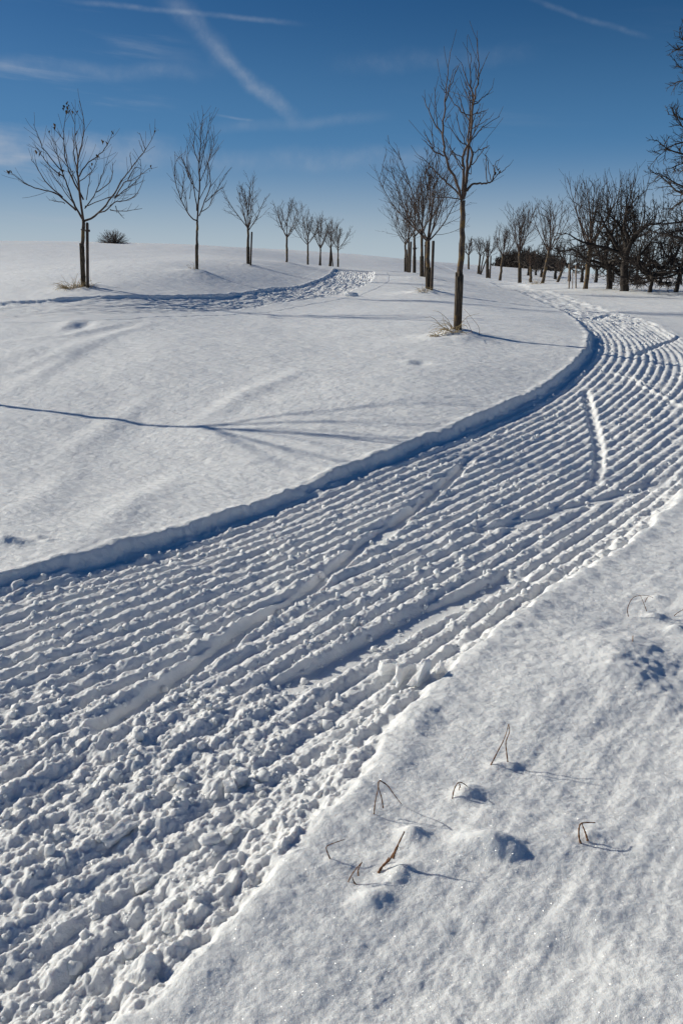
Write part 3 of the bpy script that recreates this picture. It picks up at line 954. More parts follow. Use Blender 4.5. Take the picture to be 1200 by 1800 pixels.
# --- the tall near tree
cA = lambda x, y: (650 + x / 4, 60 + y / 4)
YA = 14.0
BA = [(.034, [(650, 1165), (625, 1110), (600, 1040), (545, 950), (510, 840), (490, 730), (493, 620), (495, 540), (497, 460), (505, 320), (515, 200)]),
      (.036, [(650, 1160), (648, 1050), (650, 960), (640, 880), (660, 820), (690, 760), (692, 640), (697, 500), (722, 400), (725, 300), (712, 200), (708, 110)]),
      (.038, [(655, 1155), (675, 1060), (682, 950), (690, 860), (705, 740), (720, 640), (732, 520), (735, 420), (725, 330), (722, 200), (728, 95)]),
      (.034, [(660, 1150), (685, 1030), (702, 950), (728, 880), (742, 810), (722, 750), (722, 660), (742, 540), (755, 450), (755, 350), (800, 240), (840, 165)]),
      (.026, [(680, 1100), (715, 1055), (760, 1048), (810, 1045), (860, 1030), (885, 985), (895, 940), (900, 900), (925, 868)]),
      (.014, [(490, 735), (440, 650), (400, 550), (365, 440)]), (.010, [(458, 690), (448, 560), (447, 385)]), (.011, [(497, 530), (540, 400), (590, 270)]),
      (.007, [(520, 430), (540, 360), (555, 300)]), (.007, [(495, 470), (460, 430)]), (.014, [(508, 875), (440, 840), (395, 800), (365, 770)]),
      (.008, [(430, 835), (400, 760), (365, 700)]), (.007, [(432, 820), (425, 720), (420, 630)]), (.012, [(757, 450), (820, 410), (870, 360), (925, 305)]),
      (.013, [(728, 730), (790, 660), (850, 600), (970, 520)]), (.009, [(740, 700), (790, 600), (845, 520)]), (.012, [(692, 605), (640, 580), (580, 510), (520, 395)]),
      (.011, [(712, 490), (670, 400), (640, 310), (617, 225)]), (.010, [(698, 540), (660, 470), (625, 370)]), (.010, [(665, 800), (590, 750), (520, 640)]),
      (.009, [(655, 790), (620, 680), (592, 565)]), (.009, [(690, 660), (640, 540), (610, 405)]), (.010, [(640, 880), (580, 850), (510, 770)]),
      (.010, [(642, 940), (600, 880), (550, 830)]), (.009, [(745, 815), (800, 795), (845, 775)]), (.010, [(730, 905), (770, 860), (810, 800), (845, 772)]),
      (.009, [(830, 1030), (832, 920), (840, 830), (850, 805)]), (.008, [(862, 1025), (845, 930), (838, 850)]), (.009, [(868, 1035), (900, 990), (950, 950), (998, 905)]),
      (.020, [(640, 1140), (590, 1085), (520, 1020), (450, 950), (400, 890), (345, 845)]), (.012, [(640, 1170), (580, 1150), (480, 1145), (430, 1130)]),
      (.008, [(722, 560), (780, 540), (840, 515)]), (.008, [(735, 640), (800, 600), (885, 545)]), (.008, [(745, 610), (770, 560), (790, 500), (825, 435)]),
      (.007, [(730, 400), (710, 330), (692, 260)]), (.008, [(725, 420), (700, 370), (680, 310)]), (.009, [(755, 400), (790, 405), (815, 405)]),
      (.008, [(700, 960), (720, 970), (725, 900)]), (.008, [(530, 900), (560, 850), (590, 805)]), (.007, [(505, 650), (520, 620), (540, 595)]),
      (.008, [(540, 945), (535, 860), (545, 800)]), (.009, [(650, 980), (610, 900), (560, 800), (515, 700)])]
treeA, bA = drawn_tree('fruit_tree', 'tall slender bare fruit tree, nearest of the trees, with a lopsided limb at right', (803, 593), YA,
                       [(803, 593), (806, 500), (811, 430), (813, 352)], BA, 5, 0.053, conv=cA, extra=9, rmin=0.0033, leafs=[(900, 920, .05), (903, 955, .07), (795, 515, .04), (908, 935, .05)], ndep=0.42)
reed_guard(treeA, random.Random(3), 0.054, 0.98, 14, at(806.5, 500, YA)[0] - at(803, 593, YA)[0])
st = stake(799, 592, YA + 0.03, 0.97, 0.018, 'short dark stake standing tight against the tall nearest tree', 0.02)
MOUND = 0

# --- left trees, drawn
cL1 = lambda x, y: (x / 3, 150 + y / 3)
YL1 = 21.0
BL1 = [(.040, [(440, 712), (405, 660), (370, 595), (335, 510), (300, 430), (270, 340), (255, 275)]), (.028, [(400, 660), (340, 600), (290, 565), (200, 545), (140, 515), (75, 460)]),
       (.030, [(432, 600), (385, 520), (340, 440), (310, 340), (298, 230), (303, 110)]), (.010, [(300, 268), (265, 235), (230, 195)]),
       (.045, [(440, 712), (438, 600), (440, 500), (442, 450), (458, 390), (490, 310), (505, 230), (498, 130)]), (.020, [(442, 470), (410, 380), (395, 300), (380, 260)]),
       (.016, [(452, 400), (425, 290), (407, 150)]), (.020, [(445, 490), (480, 420), (540, 360), (570, 300), (585, 250)]),
       (.036, [(448, 716), (500, 683), (540, 630), (580, 560), (610, 490), (640, 440), (690, 350), (720, 300), (762, 190)]),
       (.022, [(500, 683), (570, 660), (620, 620), (680, 615), (740, 590), (790, 510)]), (.018, [(585, 590), (640, 510), (700, 490), (790, 435)]),
       (.014, [(590, 658), (630, 665), (740, 648)]), (.010, [(625, 640), (650, 680), (685, 708)]), (.020, [(340, 590), (250, 520), (190, 440), (150, 385)]),
       (.018, [(320, 480), (230, 410), (180, 350), (150, 310)]), (.018, [(310, 450), (230, 350), (200, 290), (170, 200)]), (.012, [(345, 620), (290, 610), (250, 600)]),
       (.018, [(446, 650), (490, 580), (520, 480), (545, 370)]), (.014, [(500, 560), (580, 500), (590, 400)]), (.008, [(715, 305), (700, 250), (690, 220)]),
       (.008, [(705, 320), (690, 290), (675, 255)]), (.009, [(655, 420), (648, 380), (648, 335)]), (.012, [(620, 600), (690, 540), (740, 480), (738, 385)]),
       (.012, [(660, 500), (690, 430), (722, 425)]), (.012, [(440, 560), (400, 470), (340, 400), (290, 340), (262, 280)]), (.012, [(380, 620), (300, 520), (215, 410)]),
       (.012, [(450, 640), (560, 590), (640, 560), (700, 500)]), (.010, [(440, 520), (500, 450), (510, 380)]), (.010, [(450, 600), (470, 500), (490, 440)])]
treeL1, bL1 = drawn_tree('fruit_tree', 'wide bare fruit tree at far left with a few dead leaves on its tips', (147, 509), YL1,
                         [(147, 509), (145, 440), (147, 388)], BL1, 8, 0.050, conv=cL1, extra=9, rmin=0.0042,
                         leafs=[(300, 90, .10), (305, 105, .10), (230, 190, .12), (168, 350, .09), (75, 458, .09), (407, 155, .08), (428, 270, .06), (560, 315, .09), (515, 375, .09),
                                (300, 460, .10), (485, 420, .09), (762, 192, .05), (790, 440, .06), (400, 470, .07), (298, 340, .05), (585, 250, .05), (303, 85, .08)], ndep=0.55)
reed_guard(treeL1, random.Random(4), 0.046, 1.02, 14, at(145, 440, YL1)[0] - at(147, 509, YL1)[0])
stake(154.5, 511, YL1 - 0.3, 1.52, 0.036, 'tall dark stake just right of the wide leafy-tipped tree at far left', 0.0, tie=-0.16)

BL2 = [(.026, [(1040, 715), (1000, 690), (960, 620), (920, 520), (908, 420), (925, 370)]), (.022, [(1040, 660), (1010, 500), (970, 430), (945, 370)]),
       (.034, [(1040, 712), (1045, 550), (1040, 400), (1045, 300), (1040, 220), (1055, 130)]), (.018, [(1045, 450), (1070, 300), (1090, 150)]),
       (.016, [(1040, 400), (1010, 320), (1018, 180)]), (.024, [(1050, 690), (1080, 620), (1118, 520), (1110, 420), (1130, 370), (1150, 290)]),
       (.016, [(1085, 620), (1140, 560), (1190, 460)]), (.014, [(1062, 665), (1100, 640), (1130, 570), (1182, 530)]), (.015, [(1050, 500), (1090, 380), (1105, 270)]),
       (.014, [(950, 600), (955, 520), (960, 460)]), (.012, [(985, 660), (975, 560), (925, 480)]), (.012, [(1042, 560), (990, 470), (1000, 330)]),
       (.012, [(1045, 600), (1090, 520), (1100, 430)]), (.010, [(1000, 600), (1010, 520), (985, 450)])]
treeL2, bL2 = drawn_tree('fruit_tree', 'narrow upright bare fruit tree alone on the left slope, second from the left', (346, 478), 26.5,
                         [(346, 478), (346, 430), (347, 388)], BL2, 12, 0.042, conv=cL1, extra=16, rmin=0.0047, ndep=0.5, tw=0.5)
reed_guard(treeL2, random.Random(5), 0.038, 0.75, 12, at(346, 436, 26.5)[0] - at(346, 478, 26.5)[0])

def place(px, py, Y=None):
    if Y is None:
        g = ground(px, py); Y = g[1]
    p = at(px, py, Y); return p, Y

ROW_L = 'row of young trees along the crest of the left slope'
for (px, py, Y, htop, crotch, seed, lab, op, guard) in [
    (436, 466, 36.0, 333, 404, 21, 'small bare young tree beside a separate stake, third tree from the left', 0.46, True),
    (504, 462, 45.0, 360, 420, 22, 'bare young tree on the crest, between the staked tree and the close group', 0.60, False),
    (541, 467, 53.0, 374, 432, 23, 'bare young tree on the crest, leftmost of the close group of four', 0.55, False),
    (563, 470, 62.0, 387, 437, 24, 'bare young tree on the crest, second of the close group of four', 0.5, False),
    (581, 470, 69.0, 395, 438, 25, 'bare young tree above the left track, third of the close group of four', 0.5, False),
    (594, 470, 75.0, 400, 440, 26, 'bare young tree on the crest, rightmost of the close group of four', 0.55, False)]:
    b = at(px, py, Y); s = Y / F
    young_tree('fruit_tree', lab, b, (py - htop) * s * 1.04, (py - crotch) * s * 1.03, 0.045 + 0.0002 * Y, seed, 6, op, ROW_L, 1, 7, 0.0055 + 0.00010 * Y, guard=guard or seed in (25, 26))
stake(440.5, 466, 35.6, 1.27, 0.036, 'dark stake right of the small third tree from the left', 0.05)
stake(561, 470, 61.5, 1.2, 0.05, 'thin dark stake by the second tree of the close group on the crest', 0.1)
stake(578.5, 470, 68.5, 1.5, 0.05, 'leaning stake left of the third tree of the close group on the crest', 0.12)
stake(585, 470, 68.5, 1.5, 0.05, 'leaning stake right of the third tree of the close group on the crest', -0.15)

ROW_M = 'row of young trees running away behind the tall near tree'
for (px, py, Y, htop, crotch, seed, lab, op, n, dens) in [
    (752, 516, 27.0, 272, 424, 31, 'bushy upright bare tree with a stake, next behind the tall nearest tree', 0.52, 7, 10),
    (741, 488, 38.0, 300, 412, 32, 'second bare tree behind the tall near one, its crown mixed with the bushy one', 0.50, 6, 9),
    (728, 482, 48.0, 305, 418, 33, 'bare tree farther down the middle row with a crossbar stake at its right', 0.62, 6, 9),
    (718, 478, 60.0, 345, 425, 34, 'slim bare tree near the far end of the middle row', 0.60, 6, 8),
    (712, 477, 72.0, 365, 430, 35, 'last and smallest bare tree of the middle row', 0.55, 5, 8)]:
    b = at(px, py, Y); s = Y / F
    young_tree('fruit_tree', lab, b, (py - htop) * s * 0.97, (py - crotch) * s * 1.0, 0.056 + 0.0003 * Y, seed, n, op, ROW_M, 1, dens, 0.006 + 0.0001 * Y, guard=True)
stake(758, 514, 26.8, 1.5, 0.046, 'thick dark stake right of the bushy tree behind the tall near tree', 0.05)
stake(746, 489, 37.8, 1.50, 0.042, 'stake with a knob on top right of the second tree of the middle row', 0.04, tie=0.10)
stake(727, 482, 47.6, 1.50, 0.07, 'dark stake with a short crossbar in the middle row', 0.04, tie=0.2)
stake(720, 478, 58, 1.9, 0.07, 'farthest dark stake of the middle row beside the slim tree', 0.06)
stake(715.5, 478, 66, 1.6, 0.07, 'short stake between the last two trees of the middle row', -0.06)

# --- right-hand row along the track
ROW_R = 'young trees along the outer side of the curving track'
for (px, py, Y, htop, crotch, seed, lab, op, n, guard, lean) in [
    (823, 476, 112.0, 420, 450, 41, 'tiny bare tree at the far left end of the right row', 0.62, 5, False, 0),
    (840, 482, 98.0, 420, 452, 42, 'small bare tree held by two leaning stakes, second in the right row', 0.50, 5, True, 0.2),
    (857, 489, 84.0, 418, 455, 43, 'small bare tree between upright stakes near the vanishing track', 0.45, 6, True, 0),
    (878, 493, 70.0, 400, 452, 44, 'slim bare tree just before the far wood, fourth in the right row', 0.50, 6, False, 0.25),
    (913, 495, 58.0, 364, 445, 45, 'dense upright bare tree with a double stem, left of the lone thin ones', 0.34, 9, True, 0),
    (932, 495, 60.0, 440, 470, 46, 'very small young tree with a pole trunk between two taller bare trees', 0.5, 5, False, 0),
    (953, 497, 52.0, 356, 442, 47, 'bare tree with a leaning trunk and a dry brush tuft at its foot', 0.46, 7, False, 0.4),
    (1028, 508, 42.0, 318, 435, 48, 'tall bare tree with a leaning trunk just before the dark old orchard trees', 0.46, 9, False, 0.25),
    (979, 497, 60.0, 455, 478, 49, 'stunted thin sapling bending right in front of the dark far thicket', 0.5, 4, False, 0.3)]:
    b = at(px, py, Y); s = Y / F
    young_tree('fruit_tree', lab, b, (py - htop) * s * 0.97, (py - crotch) * s * 1.0, (0.06 + 0.0006 * Y) * (1.35 if seed == 48 else 1.0), seed, n, op, ROW_R, 1, 9, 0.0065 + 0.00012 * Y,
               guard=guard, lean=(lean, 0))
for (px, py, Y, h, ln, lab) in [(843, 482, 97, 2.2, 0.45, 'leaning stake nearer the second tree of the right row'), (845, 481, 97, 2.1, 0.8, 'leaning stake farther from the second tree of the right row'),
                              (854.5, 489, 83, 1.7, 0.0, 'upright stake left of the third tree of the right row'), (860.5, 489, 83, 2.0, 0.08, 'upright stake right of the third tree of the right row')]:
    stake(px, py, Y, h, 0.07, lab, ln, group='stakes of the right row')
for (px, py, h, lab) in [(999.5, 503, 1.05, 'pale post at left of three in front of the old orchard trees'), (1005.5, 503, 0.7, 'shortest pale post, middle of three before the old orchard'),
                         (1011.5, 504, 1.05, 'pale post at right of three in front of the old orchard trees')]:
    stake(px, py, 44, h, 0.035 if h > 1 else 0.02, lab, 0.0, M_PALE, 'three pale posts round a planting spot')

# --- old orchard trees, dark with dense twisted crowns
def floorz(q, zmin):
    for p in q:
        if p[2] < zmin: p[2] = zmin - (zmin - p[2]) * 0.15
    return q

def old_tree(name, label, loc, H, trunk_h, r, seed, width, limbs=6, dens=9, lvl=2, group=None, rmin=0.008, lean=0.0, droop=0.0, shoots=0, wob=0.22, asym=0.0, wide_twig=0.32):
    rng = random.Random(seed)
    root = thing(name, label, 'tree', loc, group)
    t = MB(); top = np.array([lean, 0, trunk_h])
    pts, rr = knobbly(rng, [np.array([0, 0, -0.4]), np.array([0, 0, 0.05]), np.array([lean * .5, 0, trunk_h * .5]), top], 9, r * 1.2, r * 0.85, r * 0.10)
    rr[0] *= 1.25
    t.tube(pts, rr, 10)
    c = MB()
    CH = H - trunk_h
    ends = []
    for i in range(limbs):
        a = 2 * math.pi * (i + rng.uniform(-.35, .35)) / limbs + seed * 1.7
        elv = rng.choice([0.05, 0.3, 0.5, 0.8, 1.1])
        d = np.array([math.cos(a) * math.cos(elv), math.sin(a) * math.cos(elv), math.sin(elv)])
        L = (width * math.cos(elv) + CH * (0.75 if not shoots else 0.45) * math.sin(elv)) * rng.uniform(0.85, 1.1)
        st = top - np.array([0, 0, rng.uniform(0, 0.12) * trunk_h])
        q = floorz(branch_path(rng, st, d, L, 9, wob, 0.02 - droop * (1.0 - elv)), trunk_h * 0.72)
        r0 = r * rng.uniform(0.42, 0.6)
        t.tube(q, [r0 * (1 - k / 9) ** 0.8 + rmin * 1.5 for k in range(10)], 6, False)
        for k in range(dens):
            tt = 0.22 + 0.78 * (k + rng.random()) / dens
            p, dd = path_at(q, min(tt, .98))
            d2 = spread(rng, dd, rng.uniform(0.5, 1.25)); d2[2] += 0.25 - droop * 0.6
            L2 = L * wide_twig * 1.4 * rng.uniform(0.6, 1.2)
            q2 = floorz(branch_path(rng, p, d2, L2, 5, wob * .8, 0.03 - droop * .4), trunk_h * 0.55)
            r2 = max(r0 * (1 - tt) * 0.6, rmin * 1.8)
            c.tube(q2, [r2 * (1 - k2 / 5) + rmin for k2 in range(6)], 4, False)
            twigs(c, rng, q2, rmin * 1.3, L2 * 0.42, 6, lvl - 1, 0.8, 0.05 - droop * .2, 0.16, rmin, 0.15, 3)
        ends.append(q)
    for k in range(shoots):     # straight water shoots rising from the limbs
        q = rng.choice(ends); p, _ = path_at(q, rng.uniform(0.15, 0.9))
        L = max(0.4, min(CH * 0.75, (H - p[2]) * rng.uniform(0.75, 1.05)))
        q2 = branch_path(rng, p, np.array([rng.gauss(0, .14), rng.gauss(0, .14), 1.0]), L, 6, 0.05, 0.06)
        c.tube(q2, [rmin * 2.4 * (1 - k2 / 6) + rmin * .8 for k2 in range(7)], 4, False)
        twigs(c, rng, q2, rmin * 1.2, L * 0.33, 7, 0, 0.5, 0.12, 0.08, rmin * .9, 0.2, 3)
    t.build('trunk', M_OLD, root)
    c.build('crown', M_OLDTWIG, root)
    return root

ORCH = 'old orchard trees on the right'
for (px, py, Y, htop, hc, rpx, seed, w, limbs, dens, shoots, droop, lean, lab) in [
    (1070, 507, 42.0, 372, 470, 4.6, 61, 3.0, 7, 9, 18, 0.03, -0.1, 'old dark apple tree with a short stout trunk, left of the thick-trunked pair'),
    (1095, 511, 40.0, 312, 455, 7.0, 62, 2.6, 9, 9, 46, 0.02, -0.05, 'old apple tree with the thickest trunk and tall straight shoots above a gnarled crown'),
    (1141, 516, 38.0, 385, 485, 3.0, 63, 1.9, 8, 10, 10, 0.09, 0.05, 'low old apple tree with a thin trunk and drooping umbrella crown'),
    (1187, 514, 40.0, 330, 480, 3.6, 64, 2.8, 8, 9, 24, 0.03, 0.1, 'old apple tree with a slim trunk close to the right edge of the picture')]:
    b = at(px, py, Y); s = Y / F
    old_tree('apple_tree', lab, b, (py - htop) * s, (py - hc) * s, rpx * s, seed, w, int(limbs * 1.3), dens + 1, 2, ORCH, 0.0065, lean, droop, int(shoots * 0.75), wob=0.27, wide_twig=0.30)
# the great tree beyond the right edge, its crown reaching into the picture
def great_tree(b):
    rng = random.Random(71)
    root = thing('oak_tree', 'tall dark spreading tree whose left branches reach in from the right edge', 'tree', b)
    t = MB()
    pts, rr = knobbly(rng, [np.array([0, 0, -.4]), np.array([0, 0, 4.0]), np.array([.15, .1, 8.0]), np.array([0.1, 0.1, 11.6])], 16, .34, .05, .03)
    t.tube(pts, rr, 10); t.build('trunk', M_OLD, root)
    c = MB()
    hs = [1.9, 2.3, 2.8, 3.2, 3.6, 4.0, 4.4, 4.8, 5.1, 5.4, 7.0, 7.4, 7.9, 8.3, 8.8, 9.3, 9.8, 10.3, 10.8]
    k = 0
    for h in hs:
        for j in range(4):
            a = math.pi + (j - 1) * 1.5 + rng.uniform(-.5, .5)
            reach = (2.9 if h < 6 else 2.5) * rng.uniform(.8, 1.05) * (1.0 if h < 9.4 else 0.72)
            up = rng.uniform(0.0, 0.30) if h > 3 else rng.uniform(-.1, .1)
            d = np.array([math.cos(a), math.sin(a), up])
            p0, _ = path_at(pts, min(.98, (h + .4) / 12.0))
            q = branch_path(rng, p0, d, reach, 9, 0.16, 0.03 if h > 6 else 0.0)
            r0 = .075 * (1 - h / 16)
            c.tube(q, [r0 * (1 - m / 9) + .009 for m in range(10)], 5, False)
            for i in range(13):
                tt = .2 + .8 * (i + rng.random()) / 13
                p, dd = path_at(q, min(tt, .98))
                q2 = branch_path(rng, p, spread(rng, dd, rng.uniform(.4, 1.1)), rng.uniform(.5, 1.0) * (1.2 - .6 * tt), 5, .16, .03)
                c.tube(q2, [.014 * (1 - m / 5) + .006 for m in range(6)], 3, False)
                twigs(c, rng, q2, .007, .32, 6, 0, .8, .04, .14, .006, .15, 3)
    c.build('crown', M_OLDTWIG, root)
great_tree(at(1240, 526, 34.0))
# long low limb between the thick trunks
# trees farther back in the orchard
BACK = 'smaller trees far back in the orchard'
for (px, py, Y, htop, seed, w, lab) in [
    (1047, 492, 78, 425, 81, 2.3, 'round dark tree far back, seen between the leaning tree and the old orchard'),
    (1118, 491, 82, 405, 82, 2.6, 'far orchard tree seen right of the thickest trunk'),
    (1160, 494, 75, 400, 83, 2.6, 'far orchard tree between the umbrella tree and the right edge'),
    (975, 484, 95, 432, 84, 2.7, 'dense dark tree at the left end of the far orchard'),
    (1000, 487, 90, 430, 85, 2.6, 'dark twiggy far tree right of the left end of the orchard'),
    (1022, 489, 84, 432, 86, 2.5, 'dark far tree directly behind the tall leaning tree'),
    (1076, 489, 86, 420, 87, 2.4, 'far tree showing behind the stout short trunk'),
    (1140, 489, 95, 410, 88, 2.6, 'far tree behind the umbrella-shaped apple tree'),
    (1195, 491, 85, 400, 89, 2.8, 'far tree showing behind the trunks at the right edge'),
    (928, 481, 110, 436, 90, 2.6, 'small dark far tree left of the gap in the far orchard'),
    (941, 482, 112, 434, 91, 2.5, 'small dark far tree just right of its neighbour beyond the thin pole tree'),
    (951, 483, 105, 440, 92, 2.0, 'smallest far tree, half hidden by the leaning-trunk tree')]:
    b = at(px, py, Y); s = Y / F
    old_tree('apple_tree', lab, b, (py - htop) * s, (py - htop) * s * 0.25, 0.14, seed, w * 1.1, 6, 6, 2, BACK, 0.0095, 0, 0.0, 8, 0.2)

# bush on the left skyline
rng = random.Random(77)
b = at(200, 430, 79.0); b[2] = float(base_z(b[0], b[1])) - 0.1
b[2] -= 0.05
bush = thing('bush', 'round bare bush on the snowy skyline, right of the far left tree', 'bush', b)
c = MB()
for i in range(210):
    a = rng.uniform(0, 6.28); inc = math.acos(rng.uniform(0.15, 1.0))
    st = np.array([rng.gauss(0, .2), rng.gauss(0, .2), 0])
    d = np.array([math.cos(a) * math.sin(inc), math.sin(a) * math.sin(inc), math.cos(inc)])
    L = 1.38 + 0.10 * math.sin(inc)
    q = branch_path(rng, st, d, L * rng.uniform(.85, 1.0), 4, 0.06, 0.0)
    c.tube(q, [0.016, 0.012, 0.010, 0.008, 0.006], 3, False)
    twigs(c, rng, q, 0.008, 0.26, 4, 0, 0.6, 0.02, 0.1, 0.006, 0.4, 2)
c.build('crown', M_TWIG, bush)

# far wood: one mass
c = MB(); rng = random.Random(78)
for i in range(130):
    px = rng.uniform(862, 985); Y = rng.uniform(138, 165)
    env = np.interp(px, [862, 872, 885, 900, 925, 955, 985], [466, 455, 446, 434, 440, 444, 450]) + rng.gauss(0, 3)
    p = at(px, 476, Y); H = max(0.8, (476 - env) * Y / F)
    base = np.array([p[0], Y, float(base_z(p[0], Y)) - 0.5]); H = H + max(0, p[2] - base[2])
    c.tube([base, base + np.array([0, 0, H * .55])], [.16, .06], 4, False)
    for k in range(12):
        a = rng.uniform(0, 6.28); inc = rng.uniform(.1, 1.2)
        d = np.array([math.cos(a) * math.sin(inc), math.sin(a) * math.sin(inc), math.cos(inc)])
        st = base + np.array([0, 0, H * rng.uniform(.05, .5)])
        q = branch_path(rng, st, d, H * rng.uniform(.3, .55), 3, .15, .08)
        c.tube(q, [.05, .04, .03, .02], 3, False)
        twigs(c, rng, q, .025, H * .2, 3, 0, .7, .05, .1, .02, .2, 2)
wood = c.build('distant_wood', M_OLDTWIG)
wood['kind'] = 'stuff'; wood['label'] = 'dark leafless wood on the skyline behind the right row'

# tree outside the picture whose shadow falls across the left field
sx, sy = ground(235, 752)
H_T = 2.2; L = H_T / math.tan(SUN_EL)
tx, ty = sx - lx * L, sy - ly * L
tz = float(base_z(tx, ty))
young_tree('fruit_tree', 'bare tree just outside the left edge casting the forked shadow on the field', (tx, ty, tz), 5.2, 2.3, 0.044, 57, 6, 0.7, None, 0, 5, 0.008, up=0.06)

# ------------------------------------------------------------------ dry grass
def grass_tuft(px, py, label, n, size, seed, spreadx=1.0, mat=None, Y=None):
    rng = random.Random(seed)
    g = ground(px, py) if Y is None else at(px, py, Y)[:2]
    b = (g[0], g[1], surf(g[0], g[1]) - 0.01)
    m = MB()
    for i in range(n):
        a = rng.uniform(0, 6.28); rr = rng.random() ** .7 * size * .5
        p = np.array([math.cos(a) * rr * spreadx, math.sin(a) * rr, -0.02])
        d = np.array([math.cos(a) * .8 + rng.gauss(-.2, .4), math.sin(a) * .7, rng.uniform(.4, 1.4)])
        q = branch_path(rng, p, d, size * rng.uniform(.5, 1.3), 5, .25, -0.32)
        m.tube(q, [0.006, .005, .0045, .004, .003, .002], 3, False)
    o = m.build('grass_tuft', mat or M_STRAW)
    o.location = b
    tag(o, label, 'grass')
    return o
grass_tuft(128, 510, 'dry grass tuft at the foot of the wide far left tree, left side', 120, 0.36, 1, 1.3)
grass_tuft(770, 600, 'straw coloured grass heap poking from snow left of the tall nearest tree', 80, 0.15, 2, 1.4, Y=13.75)
grass_tuft(795, 585, 'thin dry stems growing up the left side of the tall nearest tree trunk', 50, 0.42, 3, 0.4, Y=13.95)
grass_tuft(744, 518, 'small brown tuft left of the bushy middle tree', 50, 0.3, 4, 1.0)
grass_tuft(760, 515, 'fine dry stems right of the bushy middle tree', 25, 0.3, 5, 1.3)
grass_tuft(946, 496, 'pale dry brush at the foot of the leaning tree of the right row', 60, 0.7, 6, 1.0, Y=52)
grass_tuft(338, 477, 'fine sparse grass at the foot of the narrow second tree from the left', 20, 0.25, 7, 1.0)
grass_tuft(160, 509, 'sparse stems right of the stake of the far left tree', 20, 0.36, 8, .8)
# long bent stems beside the tall tree
def stalk(name, label, cat, pxs, Y=None, r=0.003, mat=None, depth=None):
    """a dry blade or stem; pxs is a list of strokes in photo pixels, first point on the snow"""
    g = ground(*pxs[0][0]) if Y is None else at(pxs[0][0][0], pxs[0][0][1], Y)[:2]
    Yb = g[1]
    base = np.array([g[0], g[1], surf(g[0], g[1])])
    m = MB()
    for si, st in enumerate(pxs):
        q = []
        for i, (x, y) in enumerate(st):
            yy = Yb + (depth[si][i] if depth else 0.012 * si + 0.01 * i)
            q.append(at(x, y, yy) - base)
        n = max(6, 4 * len(q)); fine = []
        for k in range(n + 1):
            x = k / n * (len(q) - 1); i = min(int(x), len(q) - 2); f = x - i
            a1 = q[max(i - 1, 0)]; a2 = q[i]; a3 = q[i + 1]; a4 = q[min(i + 2, len(q) - 1)]
            fine.append(0.5 * (2 * a2 + (a3 - a1) * f + (2 * a1 - 5 * a2 + 4 * a3 - a4) * f * f + (3 * a2 - 3 * a3 + a4 - a1) * f ** 3))
        m.tube(fine, [r * 1.0 * (1.0 - 0.55 * k / n) * (1 + 0.25 * math.sin(k * 2.3)) for k in range(n + 1)], 5)
    o = m.build(name, mat or M_STALK)
    o.location = base
    tag(o, label, cat, 'dry grass stalks poking out of the snow')
    return o
S = 560 / 1200
c3 = lambda pts: [(520 + x * S, 1220 + y * S) for x, y in pts]
c4 = lambda pts: [(900 + x * .25, 980 + y * .25) for x, y in pts]
stalk('grass_stalk', 'tallest upright folded stalk, standing alone above the middle of the right bank', 'grass', [c3([(733, 268), (760, 215), (785, 165), (800, 112)]), c3([(798, 265), (792, 215), (790, 180), (803, 142), (800, 112)])], r=.0026)
stalk('grass_stalk', 'bent stalk with three thin legs at the crumbling edge of the bank', 'grass', [c3([(293, 460), (298, 410), (308, 360), (315, 325)]), c3([(328, 430), (322, 390), (308, 340), (315, 325)]), c3([(315, 325), (345, 345), (370, 380), (397, 415)])], r=.0022)
stalk('grass_stalk', 'low arched stalk bent into a hoop over a snow lump', 'grass', [c3([(587, 402), (595, 360), (612, 333), (635, 340), (660, 365), (673, 380)]), c3([(615, 400), (612, 370), (618, 340)]), c3([(628, 385), (622, 360), (612, 335)])], r=.0022)
stalk('grass_stalk', 'small hook-shaped stalk at left, nearest the track edge', 'grass', [c3([(137, 640), (120, 600), (115, 575), (140, 562), (182, 548)])], r=.0022)
stalk('grass_stalk', 'thick brown leaf blade leaning right, left of the large snow bump', 'grass', [c3([(310, 675), (325, 650), (355, 620), (380, 575), (408, 518)]), c3([(365, 620), (372, 598), (385, 570)]), c3([(312, 668), (335, 640), (350, 615)])], r=.0042)
stalk('grass_stalk', 'curled blade with a looped tail, lowest of the left cluster', 'grass', [c3([(238, 735), (215, 750), (188, 738), (205, 690), (225, 660), (250, 632)]), c3([(240, 730), (220, 710), (212, 690)]), c3([(235, 685), (235, 660), (248, 635)])], r=.0026)
stalk('grass_stalk', 'folded blade like an upturned V standing right of the large snow bump', 'grass', [c3([(1080, 578), (1066, 545), (1066, 500), (1080, 485), (1125, 484)]), c3([(1098, 553), (1088, 520), (1075, 488)])], r=.0035)
stalk('grass_stalk', 'wide thin arching stem with a brown sheath near the right edge', 'grass', [c4([(815, 415), (808, 360), (840, 290), (890, 268), (950, 268), (990, 285)]), c4([(943, 378), (925, 330), (900, 270)]), c4([(930, 315), (945, 285), (955, 275)])], r=.0022)
stalk('grass_stalk', 'thin curved stem with a reddish tip below the arching stem', 'grass', [c4([(930, 690), (905, 695), (870, 660), (845, 610), (845, 550)]), c4([(845, 590), (846, 570), (847, 548)])], r=.0024)
stalk('grass_stalk', 'short stem cut by the right edge beside snow lumps', 'grass', [c4([(1135, 410), (1165, 385), (1230, 350)])], r=.0022)
stalk('grass_stalk', 'small twig lying on bright snow in the bottom right corner', 'grass', [[(1144, 1760), (1150, 1748), (1165, 1740), (1184, 1734)]], r=.0024)
c5 = lambda pts: [(650 + x / 4.8, 380 + y / 4.8) for x, y in pts]
